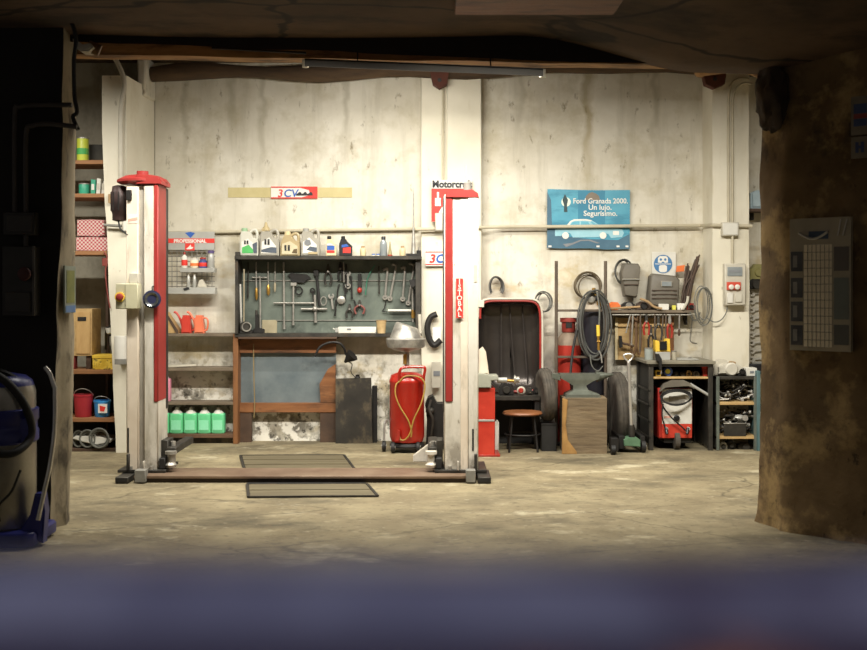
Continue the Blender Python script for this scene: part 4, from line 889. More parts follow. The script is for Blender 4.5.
r = T('puller', 'round silver puller hanging below the dark pliers', 'puller', P(341.3, 305, d), 'tools hung on the tool board')
part('cup', M().turned(P(341.3, 300, d+.01), (0, -1, 0), [(.045, 0), (.042, .02), (.02, .03)], 18), steel, r)
for s in (-1, 1): part('jaw', M().tube([P(341.3+s*3.6, 300, d), P(341.3+s*3.8, 292, d), P(341.3+s*2, 284, d)], .008, 7, smooth=3), iron, r)
ringspanner('open_spanner', 'spanner with a bright jaw turned up at the top right of the cluster', (348, 286), (348, 273.5), 2.4, steel)
for k, (a, b, lab) in enumerate((((346, 264), (346.5, 292), 'thin dark punch left of the bright jawed spanner'), ((351, 276), (352, 299), 'short dark chisel right of the bright jawed spanner'), ((336, 300), (335, 316), 'short dark drift under the puller'), ((354, 300), (357.5, 310), 'slanted dark drift left of the splayed pliers'))):
    rodtool(('punch', 'chisel', 'drift', 'drift')[k], lab, ('punch', 'chisel', 'drift', 'drift')[k], a, b, 1.7, iron)
pliers(349.5, 304, 318, 3, dsteel, dsteel, 'lower dark pliers spread open left of the splayed circlip pliers')
pliers(359.5, 300, 314, 4.5, dsteel, mat('dull_red', '#6e3a34', '#7d463e'), 'splayed circlip pliers with dull red handles')
r = T('red_screwdriver', 'dark screwdriver with a round red grip', 'screwdriver', P(359.5, 294, d), 'tools hung on the tool board')
part('shank', M().pbox(357.8, 361.5, 274, 288, d-.014, d+.014), iron, r); part('grip', M().ball(P(359.6, 290.3, d-.005), .027, .027, .032), redp, r)
solo('green_cable', M().tube([P(375, 265, d), P(370.5, 272, d), P(367, 281, d), P(365.5, 295, d)], .006, 6, smooth=4), mat('cable_green', '#2f6a52', '#3a7a60'), 'thin green cable hanging right of the red grip', 'cable')
rodtool('hook_rod', 'thin hooked rod hanging right of the green cable', 'rod', (378.8, 266), (379.2, 294), 1.4, dsteel)
for a, b, hk, lab in (((387.5, 270), (385, 297.5), (383, 270.5), 'curved ring spanner, first of the four pale spanners at right'), ((396, 267), (390, 298.5), (391.5, 265.5), 'slanted ring spanner, second of the four pale spanners at right'), ((405, 269), (402.7, 299), (401, 268.8), 'curved ring spanner, third of the four pale spanners at right'), ((414, 267), (408.3, 303), (409, 264.5), 'long slanted ring spanner, fourth of the four pale spanners at right')):
    p, q = P(*a, d), P(*b, d); r = T('obstruction_spanner', lab, 'spanner', q, 'pale spanners at the right of the tool board')
    part('shank', M().tube([p, p.lerp(q, .5), q], .0115, 8), steel, r)
    part('hook_end', M().tube([p, P(a[0]-.3, a[1]-1.8, d), P(hk[0]+1.5, hk[1]-1, d), P(*hk, d)], .0135, 8, smooth=3), steel, r)
    part('ring_end', M().hoop(q, .02, .02, .009, 14, 6), steel, r)
solo('tube_magnet', M().cyl(P(388, 310.5, d-.02), P(411, 310.5, d-.02), .013), whitep, 'short horizontal white bar at the lower right of the board', 'bar')
solo('bent_rod', M().tube([P(386, 300, d), P(384.5, 308, d), P(382.5, 311, d), P(387, 312, d)], .006, 6, smooth=4), iron, 'bent dark wire left of the short white bar', 'wire')
r = T('pipe_section', 'brass fitted steel pipe standing at the right end of the board', 'pipe', P(413, 322, d-.03)); part('pipe_body', M().cyl(P(413, 322, d-.03), P(412.5, 282, d-.03), .011), steel, r); part('brass_nut', M().cyl(P(413.2, 318, d-.03), P(413.2, 310, d-.03), .022, n=6), brass, r)
r = T('hook_lamp', 'dark lamp head clipped to the right side of the board', 'lamp', P(413, 286, d-.1)); part('head', M().pprism([(409, 280), (416, 279), (417, 286), (411, 288)], d-.14, d-.06, .006), iron, r); part('cable', M().tube([P(413, 287, d-.1), P(415, 300, d-.1), P(414, 312, d-.1)], .006, 6, smooth=3), iron, r)
solo('white_tube', M().cyl(P(420.3, 333, 11.46), P(419.5, 314, 11.46), .019), offwhite, 'short white tube standing beside the right end of the board', 'tube')
# things on its bottom shelf
r = T('worklight', 'white fluorescent work light lying on the bottom shelf of the board', 'lamp', P(356, 334, 11.47))
part('housing', M().pbox(338, 376, 328, 334.5, 11.44, 11.52, .006), whitep, r); part('end_cap', M().pbox(335, 338.5, 329, 333.5, 11.45, 11.51), silverpl, r); part('switch', M().pbox(347, 351, 329.5, 331, 11.436, 11.44, 0), greyink, r); part('cable_end', M().cyl(P(336, 331, 11.48), P(333, 329.5, 11.48), .006), whitep, r)
r = T('brush_cup', 'tan paper cup on the bottom shelf beside the funnel drainer', 'cup', P(381.3, 334, 11.5)); part('cup', M().turned(P(381.3, 334, 11.5), (0, 0, 1), [(.042, 0), (.054, .13), (.05, .135), (.045, .12)], 18), mat('cup_tan', '#a98f62', '#bda276', 12, .4, .6, .8), r); part('rim', M().turned(P(381.3, 321.6, 11.5), (0, 0, 1), [(.055, 0), (.056, .008), (.05, .008)], 18), cardb, r)
r = T('bench_grinder', 'dark round grinder at the left end of the bottom shelf', 'grinder', P(246, 334, 11.5)); part('grinder_body', M().turned(P(246.5, 327.5, 11.56), (0, -1, 0), [(.05, 0), (.06, .03), (.06, .1), (.045, .12)], 20), dsteel, r); part('foot', M().pbox(239.5, 252.5, 331, 334, 11.45, 11.6), iron, r); part('wheel_guard', M().hoop(P(246.5, 327.5, 11.44), .045, .045, .008), steel, r)
r = T('hand_drill', 'dark upright hand drill between the grinder and the tan panel', 'drill', P(258, 334, 11.52)); part('drill_body', M().pprism([(253, 334), (253, 330), (255, 329), (255, 316), (258, 315), (259, 329), (264, 330), (264, 334)], 11.5, 11.56, .005), iron, r); part('chuck', M().cyl(P(256.5, 316, 11.53), P(256.5, 311, 11.53), .014), dsteel, r)

# ================================================================== bench frame, sheet and panels under the board
D0 = 11.4
D0 = 11.58
r = T('wooden_workbench', 'orange-brown wooden bench frame with dark legs under the tool board', 'workbench', P(286, 445, 11.5))
part('top_plank', M().pbox(238, 336, 338.5, 353, D0, D0+.05), woodor, r); part('bottom_plank', M().pbox(236, 337, 403, 412.5, D0, D0+.06), woodor, r)
part('leg', M().pbox(236.5, 251.5, 412, 442.4, D0+.01, D0+.07), wooddk, r); part('leg', M().pbox(320, 336.5, 412, 442.4, D0+.01, D0+.07), wooddk, r)
part('brace', M().pprism([(320.5, 402.5), (319.5, 384), (328, 369), (335.5, 364), (335.5, 402.5)], D0+.005, D0+.05), woodor, r)
part('worktop', M().pbox(238, 337, 337, 339, 11.42, W-.01), wooddk, r)
part('metal_sheet', M().pbox(238, 336, 353, 403, D0+.06, D0+.07, 0), bluesheet, r, 'blue-grey metal sheet behind the frame')
solo('hanging_string', M().tube([P(253.5, 344, 11.57), P(253.8, 375, 11.57), P(254.6, 403, 11.565), P(254, 418, 11.57)], .006, 6, smooth=3), mat('cord_tan', '#7d6a45', '#8d7a55'), 'thin tan cord hanging in front of the blue-grey sheet', 'cord')
r = T('soot_panel', 'blackened steel panel standing on the floor right of the bench frame', 'panel', P(354, 445, 11.55)); part('panel_sheet', M().pprism([(335.5, 445), (335.5, 379), (371, 378), (372.5, 445)], 11.5, 11.56, .003), sootpl, r); part('dark_gap_strip', M().pbox(372, 377, 386, 445, 11.56, 11.64), iron, r)  # narrow black strip stands in for the dark gap beside the panel
part('knob', M().turned(P(357.5, 378, 11.53), (0, 0, 1), [(.035, 0), (.02, .02), (.025, .035)], 12), iron, r)
r = T('desk_lamp', 'black goose-neck lamp with a conical shade under the tool board', 'lamp', P(346, 362, 11.5))
part('neck', M().tube([P(315, 356.5, 11.37), P(320, 347, 11.37), P(330, 342.5, 11.37), P(339, 343, 11.38), P(344, 348, 11.4), P(346, 355, 11.43)], .012, 8, smooth=5), iron, r)
part('shade', M().turned(P(346, 361, 11.45), (.6, -.2, .55), [(.012, -.02), (.02, 0), (.055, .06), (.07, .1), (.06, .1)], 18), iron, r); part('cord', M().tube([P(346, 361, 11.45), P(352, 364, 11.5), P(351, 372, 11.52), P(356, 378, 11.53)], .005, 6, smooth=4), iron, r)

# ================================================================== red oil drainer
d = 10.95; cx, cy = X(407, d), d; k = d/F
r = T('oil_drainer', 'red wheeled oil drainer with a silver funnel and yellow hose', 'oil drainer', (cx, cy, 0))
zt = lambda py: Z(py, d)
part('tank', M().lathe(cx, cy, [(.05, zt(443)), (.155, zt(441)), (.172, zt(436)), (.172, zt(383)), (.178, zt(382)), (.178, zt(380)), (.172, zt(379)), (.16, zt(375)), (.1, zt(372.5)), (.03, zt(372))], 28), redtank, r)
part('funnel', M().lathe(cx-.01, cy, [(.02, zt(352)), (.12, zt(350)), (.185, zt(347)), (.195, zt(343)), (.2, zt(339)), (.19, zt(338)), (.16, zt(338))], 32), steel, r)
m = M(); m.lathe(0, 0, [(.165, 0), (.16, .02), (.115, .135), (.1, .145), (.01, .146)], 28)
for v in m.b.verts: v.co = Vector((cx-.012 + v.co.x + .012*v.co.z/.14, cy + v.co.y, zt(339.5) + v.co.z*(1 - .35*(v.co.x/.16)*(v.co.z/.14))))
part('splash_cone', m, steel, r)
part('neck', M().cyl((cx+.0, cy, zt(368)), (cx, cy, zt(350)), .025), steel, r); part('sight_glass', M().cyl((cx-.02, cy-.03, zt(364)), (cx-.02, cy-.03, zt(354)), .018), brass, r)
part('push_handle', M().tube([P(399, 381, d-.15), P(399.5, 372, d-.18), P(404, 367.5, d-.19), P(421, 367, d-.19), P(425, 368.5, d-.19), P(424, 376, d-.17), P(423.5, 384, d-.15)], .014, 9, smooth=4), redtank, r)
part('hose', M().tube([P(400, 381, d-.16), P(396, 385, d-.175), P(395.5, 395, d-.19), P(400, 407, d-.2), P(408, 420, d-.2), P(411.5, 431, d-.195), P(411, 437, d-.19)], .0075, 8, smooth=5), yhose, r)
part('hose', M().tube([P(400, 381, d-.165), P(405, 376.5, d-.17), P(415, 376, d-.17), P(422, 379, d-.175), P(425, 387, d-.185), P(421, 404, d-.21), P(414, 419, d-.21), P(410.5, 432, d-.2), P(406, 439, d-.19), P(401, 440, d-.18), P(399, 435, d-.17)], .0075, 8, smooth=5), yhose, r)
part('spray_gun', M().pprism([(395, 441), (397.5, 430), (400, 431), (400, 439), (398, 442)], d-.2, d-.17, .005), redp, r)
for q, yy in ((393, d-.13), (418, d-.12), (384, d-.02)):
    w_ = part('wheel', M().turned(V(X(q, yy)-.02, yy, .055), (1, 0, 0), [(.03, 0), (.055, .005), (.055, .035), (.03, .04)], 18), black, r); part('hub', M().turned(V(X(q, yy)-.024, yy, .055), (1, 0, 0), [(.02, 0), (.02, .048)], 12), steel, w_)
part('base_frame', M().lathe(cx, cy, [(.03, .05), (.17, .05), (.175, .065), (.16, .09), (.03, .09)], 24), black, r)
part('side_bracket', M().tube([P(384, 440, d-.05), P(384.5, 424, d-.03), P(387, 420, d), P(389, 422, d)], .012, 8, smooth=3), steel, r)
# machinery hidden in shade between drainer and right post
r = T('hydraulic_pump', 'dark oily hydraulic unit standing behind the right lift post', 'pump', P(434, 448, 11.1))
part('pump_body', M().pprism([(426, 446), (427, 420), (425, 405), (428, 398), (433, 396), (437, 404), (445, 404), (445, 446)], 11.05, 11.3, .01), iron, r)
part('valve', M().ball(P(430, 411, 11.04), .045, .04, .04), dsteel, r); part('red_knob', M().turned(P(435.5, 441, 11.05), (0, -1, 0), [(.03, 0), (.03, .03)], 14), redp, r)
part('pipe', M().tube([P(431, 400, 11.03), P(429, 410, 11.0), P(433, 420, 11.0), P(431, 436, 11.02)], .014, 8, smooth=4), dsteel, r)
solo('air_hose', M().tube([P(437, 314, 11.512), P(431, 317, 11.512), P(427.5, 326, 11.512), P(429, 338, 11.512), P(434, 345, 11.512), P(441, 340, 11.512)], .033, 9, smooth=5), iron, 'thick black hose looped on the middle pillar', 'hose')
solo('notice', M().pbox(432.5, 441, 327, 346, 11.528, 11.532, 0), paper, 'torn white notice on the middle pillar inside the black hose', 'notice')
r = T('gauge_box', 'pale grey pressure gauge box on the middle pillar by the red strip', 'gauge', P(436, 388, 11.5)); part('gauge_body', M().pbox(431.5, 441, 362, 388, 11.48, 11.545, .004), offwhite, r); part('dial', M().pbox(433.5, 440, 371, 376, 11.475, 11.48, 0), greyink, r)
# ================================================================== behind the right post: bench, bonnet, grinder, stool
ZB = Z(396, 11.1)
r = T('low_bench', 'low dark bench under the upright car bonnet', 'bench', (X(520, 11.1), 11.35, 0))
part('bench_top', M().box(X(470, 11.1), X(540, 11.1), 11.1, 11.53, ZB-.045, ZB), dsteel, r)
for q in (472, 535):
    for y in (11.12, 11.46): part('leg', M().box(X(q, 11.1), X(q, 11.1)+.05, y, y+.05, 0, ZB-.045), iron, r)
part('back_sheet', M().box(X(475, 11.1), X(539, 11.1), 11.5, 11.51, .0, ZB-.05), black, r)
r = T('car_bonnet', 'upturned dark red car bonnet standing on the low bench, hollow side out', 'car bonnet', P(512, 389, 11.45))
d = 11.35
def rim(n=80, k=1.0):
    out = []
    x0, x1, z0, z1 = X(478, d), X(541.5, d), Z(388.5, d), Z(295.5, d); c = V((x0+x1)/2, d, (z0+z1)/2); hw = (x1-x0)/2*k; hh = (z1-z0)/2*k
    for i in range(n):
        a = 2*math.pi*i/n; e = 7; cs, sn = math.cos(a), math.sin(a); q = (abs(cs)**e+abs(sn)**e)**(-1/e)
        x, z = cs*q, sn*q
        if x < 0: x = max(x, -.97 + .12*max(0, -z-.55)/.45)
        if z < -.35: x += -.0 + (.28*(-z-.35)/.65 if x < 0 else -.02*(-z-.35))
        out.append(V(c.x+hw*x, d, c.z+hh*z))
    return out
R0 = rim(); cc = sum(R0, V(0, 0, 0))/len(R0)
m = M(); rows = []
for s, dep in ((1, 0), (.985, .07), (.95, .13), (.85, .18), (.7, .205), (.5, .22), (.28, .225), (.05, .225)):
    rows.append([m.b.verts.new((cc.x+(p.x-cc.x)*s, d+dep, cc.z+(p.z-cc.z)*s)) for p in R0])
for a, c in zip(rows, rows[1:]):
    for j in range(len(R0)): m.b.faces.new((a[j], a[(j+1) % len(R0)], c[(j+1) % len(R0)], c[j]))
m.b.faces.new(rows[-1])
part('inner_skin', m, mat('bonnet_inside', '#37322f', '#57504a', 1.6, .3, .7, .27, .6), r, 'dark grey ribbed inside of the bonnet')
m = M(); rows = []
for s, dep in ((1.012, -.004), (1.02, .06), (.99, .15), (.9, .21), (.7, .245), (.3, .265), (.02, .265)):
    rows.append([m.b.verts.new((cc.x+(p.x-cc.x)*s, d+dep, cc.z+(p.z-cc.z)*s)) for p in R0])
for a, c in zip(rows, rows[1:]):
    for j in range(len(R0)): m.b.faces.new((a[j], a[(j+1) % len(R0)], c[(j+1) % len(R0)], c[j]))
part('outer_skin', m, mat('bonnet_maroon', '#84241e', '#982f28', 4, .35, .65, .4), r)
part('edge_trim', M().tube([V(cc.x+(R0[i].x-cc.x)*1.03, d-.012, cc.z+(R0[i].z-cc.z)*1.02) for i in range(-10, 34)], .011, 8), offwhite, r, 'pale folded top edge')
part('red_edge', M().tube([V(cc.x+(R0[i].x-cc.x)*.965, d-.004, cc.z+(R0[i].z-cc.z)*.975) for i in range(-20, 34)], .012, 8), mat('bonnet_maroon', '#84241e', '#982f28', 4, .35, .65, .4), r)
for t in (-.3, .08, .5):
    x = cc.x + t*.31
    part('rib', M().tube([V(x+.03*k*(t > 0) , d+.19-.02*abs(k), cc.z + .42*k*(-1)) for k in (-1, -.6, -.2, .2, .6, .95)], .007, 7, smooth=3), mat('bonnet_rib', '#3a3532', '#4a4440', 3, .35, .65, .4, .35), r)
part('catch', M().box(X(478, d)-.01, X(484, d), d-.03, d+.02, Z(303, d), Z(296, d)), offwhite, r)
r = T('red_reflector', 'small round red and white lamp lying on the low bench', 'lamp', P(521, 396, 11.2)); part('lamp_body', M().turned(P(521, 391, 11.2), (0, -1, 0), [(.04, 0), (.045, .02), (.03, .04)], 16), offwhite, r); part('lens', M().turned(P(521, 391, 11.158), (0, -1, 0), [(.028, 0), (.02, .01)], 14), redp, r)
def lump(name, label, cat, px0, px1, py0, py1, dd, mm, group=None, mm2=None):
    r = T(name, label, cat, P((px0+px1)/2, py1, dd), group)
    part('housing', M().pprism([(px0, py1), (px0+.3, py0+(py1-py0)*.35), (px0+(px1-px0)*.3, py0), (px1-(px1-px0)*.25, py0+.3), (px1, py0+(py1-py0)*.5), (px1, py1)], dd, dd+.1, .008), mm, r)
    part('boss', M().turned(P((px0+px1)/2, (py0+py1)/2+.5, dd+.002), (0, -1, 0), [((px1-px0)*.0028, 0), ((px1-px0)*.0022, .02)], 12), mm2 or dsteel, r)
    return r
lump('engine_part', 'black round machine part on the low bench below the bonnet lip', 'engine part', 499, 514, 384, 396, 11.15, iron)
lump('engine_part', 'small grey metal part on the low bench beside the stool', 'engine part', 526, 533, 389, 396, 11.2, dsteel)
lump('engine_part', 'dark metal part at the right end of the low bench', 'engine part', 533.5, 539.5, 389, 396, 11.25, iron)
d = 10.6
r = T('pedestal_grinder', 'grey grinding machine on a bright red pedestal right of the lift post', 'grinder', (X(483, d), d+.15, 0))
part('pedestal', M().pbox(471, 495, 388, 457.3, d, d+.28, .006), mat('pedestal_red', '#ab2a1b', '#bd3a28', 4, .35, .65, .45), r, 'bright red sheet metal pedestal')
part('base_plate', M().box(X(468, d), X(500, d), d-.02, d+.32, 0, .02), redp, r); part('trim_strip', M().pbox(477, 494.5, 419.5, 421.5, d-.006, d), silverpl, r)
part('machine_head', M().pprism([(468, 388), (468, 374), (484, 374), (490, 376), (498, 376), (499, 380), (491.5, 381), (491, 388)], d-.04, d+.26, .008), mat('machine_grey', '#8f8f80', '#a3a394', 4, .35, .65, .5), r)
part('spindle', M().cyl(P(497, 380, d+.05), P(507, 380, d+.05), .026), silverpl, r); part('brass_shaft', M().cyl(P(506, 380.5, d+.05), P(515, 381, d+.05), .014), brass, r); part('flange', M().turned(P(514, 379.5, d+.05), (1, 0, 0), [(.045, 0), (.045, .012), (.03, .02), (.03, .05)], 16), steel, r)
part('cast_bracket', M().pprism([(479, 374), (479, 350), (483, 347), (486, 352), (488, 366), (489, 374)], d+.12, d+.2, .01), beigelift, r)
d = 10.95
r = T('white_canister', 'white rectangular can half hidden behind the red pedestal', 'can', (X(492, d), d, 0)); part('can_body', M().pbox(486, 499, 421.5, 452, d, d+.14, .008), whitep, r); part('cap', M().cyl(P(494, 421, d+.06), P(494, 418.5, d+.06), .02), blackpl, r); part('label_panel', M().pbox(495, 498, 426, 446, d-.003, d), paper, r)
r = T('work_stool', 'round brown topped stool with black legs in front of the low bench', 'stool', (X(522, 10.98), 10.98, 0)); d = 10.98
xs = X(522.5, d); zs = Z(411.5, d)
part('seat', M().lathe(xs, d, [(.02, zs-.03), (.19, zs-.028), (.2, zs-.015), (.19, zs), (.02, zs+.002)], 28), mat('stool_seat', '#7c4a28', '#93603a', 4, .35, .65, .5), r)
lg = []
for a in (45, 135, 225, 315):
    c, s = math.cos(math.radians(a)), math.sin(math.radians(a)); part('leg', M().cyl((xs+.15*c, d+.13*s, zs-.03), (xs+.2*c, d+.17*s, 0), .011), iron, r); lg.append((c, s))
fr = part('foot_ring', M().hoop((0, 0, 0), .175, .155, .008), iron, r)
for v in fr.data.vertices: p = v.co + Vector(r.location); v.co = Vector((xs+p.x, d+p.z, .17+p.y)) - Vector(r.location)
def tyre(name, label, c, R, wd, axis, lean=0):
    r = T(name, label, 'tyre', (c[0], c[1], 0)); ax = Vector(axis).normalized()
    part('tyre_body', M().turned(Vector(c) - ax*wd/2, ax, [(R*.62, .01), (R*.7, 0), (R*.9, 0), (R*.97, wd*.12), (R, wd*.3), (R, wd*.7), (R*.97, wd*.88), (R*.9, wd), (R*.7, wd), (R*.62, wd-.01)], 40), tyrem, r)
    m = M(); u = ax.orthogonal().normalized(); v = ax.cross(u)
    for k in range(3): 
        cc_ = Vector(c) + ax*wd*(-.22+.22*k); m.tube([cc_ + (u*math.cos(2*math.pi*i/36)+v*math.sin(2*math.pi*i/36))*(R*1.003) for i in range(36)], wd*.045, 5, closed=True)
    part('tread', m, tyrem, r); return r
r = tyre('spare_tyre', 'narrow black tyre standing edge-on between bench and red gas bottle', (X(546, 11.1), 11.1, .275), .265, .12, (1, .12, .06))
r.location.z += .275
r = T('tyre_crate', 'dark crate under the narrow black tyre', 'crate', (X(546, 11.15), 11.15, 0)); part('crate_body', M().box(X(541, 11.0), X(556, 11.0), 10.95, 11.4, 0, .26), black, r); part('crate_rim', M().box(X(541, 11.0)-.005, X(556, 11.0)+.005, 10.945, 11.405, .26, .275), iron, r)
# cable loop above the bonnet, wire bundle beside
def coil(name, label, cat, cx_, cy_, rx, ry, dd, n, rad, mm, group=None, jit=.6, sd=0, closed=True, a0=0, a1=360):
    rnd = random.Random(sd); m = M()
    for j in range(n):
        jx, jy = rnd.uniform(-jit, jit), rnd.uniform(-jit, jit); ex, ey = rx*(1-.09*j*rnd.random()), ry*(1-.06*j*rnd.random()); pts = []
        N = 30
        for i in range(N + (0 if closed else 1)):
            a = math.radians(a0 + (a1-a0)*i/N); pts.append(P(cx_+jx+ex*math.cos(a), cy_+jy-ey*math.sin(a), dd + .012*j + .012*math.sin(3*a+j)))
        m.tube(pts, rad, 6, closed=closed)
    return solo(name, m, mm, label, cat, group)
coil('cable_loop', 'dark cable loop hanging on the wall above the bonnet', 'cable', 495.5, 286, 7.3, 10, 11.6, 5, .0065, mat('hose_dark', '#3b3b37', '#504f4a'), a0=-40, a1=220, closed=False, sd=2, jit=1.4)
coil('wire_bundle', 'loose loops of thin grey wire beside the bonnet corner', 'wire', 544, 303, 8, 10, 11.58, 3, .007, hosem, sd=4, jit=2)
# gas bottle rack
d = 11.35
r = T('bottle_rack', 'rusty steel rack with two tall uprights holding the gas bottles', 'rack', (X(580, d), d+.1, 0))
for q in (556.3, 605.5): part('upright', M().cyl((X(q, d), d, 0), (X(q, d), d, Z(261, d)), .017, n=8), mat('rack_rust', '#453a2f', '#5d5042', 6, .35, .65, .7), r)
for py in (310.5, 357): part('cross_bar', M().box(X(555, d), X(607, d), d-.012, d+.012, Z(py, d)-.012, Z(py, d)+.012), MC['rack_rust'], r)
part('foot_plate', M().box(X(553, d), X(608, d), d-.02, d+.34, 0, .02), iron, r)
def gasbottle(px0, px1, py_sh, py_top, dd, mm, top, label, name='gas_bottle'):
    cx_ = X((px0+px1)/2, dd); R = (X(px1, dd)-X(px0, dd))/2; zs_ = Z(py_sh, dd); r = T(name, label, 'gas bottle', (cx_, dd, .02), 'gas bottles in the rack')
    part('cylinder', M().lathe(cx_, dd, [(R*.9, .02), (R, .05), (R, zs_)], 24), mm, r)
    part('shoulder', M().lathe(cx_, dd, [(R, zs_), (R*.95, zs_+R*.35), (R*.75, zs_+R*.75), (R*.45, zs_+R*1.0), (R*.35, zs_+R*1.1)], 24), top, r)
    return r, cx_, R, zs_+R*1.1
g, gx, gR, gz = gasbottle(556, 581, 345, 317, 11.52, redp, mat('shoulder_rust', '#6b5a4a', '#80705f', 5, .35, .65, .7), 'red gas bottle with a grey shoulder in the rack')
part('valve_guard', M().lathe(gx, 11.52, [(gR*.5, gz-.01), (gR*.55, gz), (gR*.55, gz+.09), (gR*.68, gz+.1), (gR*.68, gz+.14), (gR*.4, gz+.14)], 20), mat('guard_red', '#7d2a22', '#93382e', 5, .35, .65, .6), g)
part('guard_opening', M().pbox(566, 572, 322, 328, 11.52-gR*.6, 11.52-gR*.4), black, g)
g, gx, gR, gz = gasbottle(581.5, 606, 309, 303, 11.53, mat('bottle_black', '#1c1b20', '#2a2930', 5, .35, .65, .45), mat('bottle_black', '#1c1b20'), 'tall black gas bottle behind the looped hoses')
part('valve', M().turned(V(gx, 11.53, gz-.02), (0, 0, 1), [(.03, 0), (.03, .05), (.02, .06), (.02, .1)], 14), brass, g)
part('regulator', M().turned(P(590.5, 298, 11.4), (0, -1, .1), [(.045, 0), (.05, .01), (.05, .035), (.042, .04)], 20), steel, g); part('regulator_body', M().pbox(584, 601, 301, 310, 11.4, 11.5, .008), beigelift, g); part('gauge', M().turned(P(599, 303, 11.4), (.2, -1, .1), [(.03, 0), (.03, .02)], 16), brass, g)
coil('hose_coil', 'big oval coil of grey welding hose hanging before the black bottle', 'hose', 594.5, 323.5, 15.5, 35, 11.3, 5, .0095, mat('hose_dark', '#2f2e2b', '#434240'), sd=6, jit=2.4)
coil('hose_coil', 'round coil of thin brownish hose high on the wall behind the rack', 'hose', 588.5, 286, 13, 13, 11.6, 5, .0065, mat('hose_brown', '#5a4e3b', '#6c5f49'), sd=7, jit=1.8)
solo('hanging_hose', M().tube([P(597, 292, 11.29), P(599.5, 310, 11.28), P(599, 326, 11.28)], .009, 7, smooth=4), hosem, 'straight hose running down to the brass torch', 'hose')
r = T('cutting_torch', 'brass and yellow cutting torch hanging inside the oval hose coil', 'torch', P(598.5, 356, 11.28)); part('handle', M().cyl(P(598, 325, 11.28), P(598.3, 336, 11.28), .018), yellowp, r); part('body', M().cyl(P(598.2, 336, 11.28), P(598.6, 350, 11.28), .013), brass, r); part('nozzle', M().tube([P(598.6, 350, 11.28), P(601, 355, 11.27), P(602, 363, 11.26)], .008, 7, smooth=3), steel, r); part('valve_knob', M().turned(P(597, 341.5, 11.27), (1, 0, 0), [(.012, 0), (.012, .03)], 10), brass, r)
solo('thin_hose', M().tube([P(590, 355, 11.27), P(592, 366, 11.26), P(598, 371, 11.26), P(603, 366, 11.26)], .006, 6, smooth=4), hosem, 'thin dark hose curling above the anvil', 'hose')
solo('black_hose', M().tube([P(577, 330, 11.28), P(573, 350, 11.25), P(570.5, 376, 11.2), P(572, 390, 11.18)], .014, 7, smooth=4), black, 'black hose hanging over the front of the red gas bottle', 'hose')
# anvil on its block
d = 10.78; ZBK = Z(398.5, d)
r = T('chopping_block', 'weathered square timber block carrying the anvil', 'block', (X(585, d), d+.15, 0))
m = M(); m.b.free(); m = wobbly([(X(564, d), d), (X(607, d), d), (X(608, d+.0), d+.38), (X(564, d), d+.38)], 0, ZBK, .008, 4, 4, nz=16, sub=.04); part('timber', m, stonelog, r)
part('iron_band', M().box(X(564, d)-.004, X(607, d)+.004, d-.006, d+.384, ZBK-.07, ZBK-.055, 0), MC['rack_rust'], r) if False else None
part('split_edge', M().pprism([(562.5, 398), (568, 400), (566, 425), (568, 440), (577, 452), (577, 454.5), (562, 454.5)], d-.02, d+.0, .008), mat('block_bark', '#8a6534', '#a57f48', 5, .35, .65, .85, bump=.5), r)
d = 10.86
r = T('anvil', 'grey-green iron anvil with a pointed horn on the timber block', 'anvil', P(585, 398, d))
def frus(m, x0, x1, dep, z):
    return [m.b.verts.new(p) for p in ((x0, d, z), (x1, d, z), (x1, d+dep, z), (x0, d+dep, z))]
z = lambda py: ZBK + (398.5-py)*d/F
m = M(); sect = [(398.5, 566, 601, .0, .26), (395.5, 567, 600, .0, .26), (391.5, 574, 589, .05, .21), (387, 574, 587, .06, .2), (382.5, 567, 594, .05, .21), (380, 562, 600, .045, .215), (375.2, 560, 601, .045, .215)]
rows = []
for py, a, c, y0_, y1_ in sect: rows.append([m.b.verts.new(p) for p in ((X(a, d), d+y0_, z(py)), (X(c, d), d+y0_, z(py)), (X(c, d), d+y1_, z(py)), (X(a, d), d+y1_, z(py)))])
for a, c in zip(rows, rows[1:]):
    for j in range(4): m.b.faces.new((a[j], a[(j+1) % 4], c[(j+1) % 4], c[j]))
m.b.faces.new(rows[0][::-1]); m.b.faces.new(rows[-1]); part('anvil_body', m, anvilm, r)
part('horn', M().tube([V(X(598, d), d+.13, z(378.5)), V(X(605, d), d+.13, z(377.6)), V(X(611, d), d+.13, z(376.8)), V(X(616, d), d+.13, z(376.2))], .05, 12, radii=[.055, .038, .02, .004]), anvilm, r)
part('heel', M().prism([(X(561, d), z(375.2)), (X(552.5, d), z(375.2)), (X(552.5, d), z(379.5)), (X(561, d), z(382))], d+.05, d+.21, .004), anvilm, r)
tyre('spare_tyre', 'tall worn tyre standing behind the floor jack handle', (X(619, 11.2), 11.26, .38), .38, .13, (1, .06, .02))
d = 10.85
r = T('floor_jack', 'green floor jack with a tall chrome D-grip handle', 'jack', (X(630, d), d, 0))
part('jack_body', M().pprism([(624.5, 446), (624, 440), (629, 437.5), (637, 437.5), (640.5, 440), (640.5, 447)], d-.04, d+.12, .006), greenp, r)
part('side_frame', M().pbox(619, 625, 436, 449, d, d+.6), iron, r); part('side_frame', M().pbox(640.5, 645, 436, 449, d, d+.6), iron, r)
part('lever_socket', M().cyl(P(632, 441, d), P(631.3, 425, d), .03), dsteel, r)
part('handle', M().cyl(P(631.5, 430, d), P(628.6, 362, d-.05), .017), chrome, r)
part('grip', M().tube([P(628.6, 362, d-.05), P(624.5, 358, d-.05), P(624, 355, d-.05), P(628, 353.8, d-.05), P(632.5, 355, d-.05), P(632.3, 358, d-.05), P(628.6, 362, d-.05)], .009, 8, smooth=4), chrome, r)
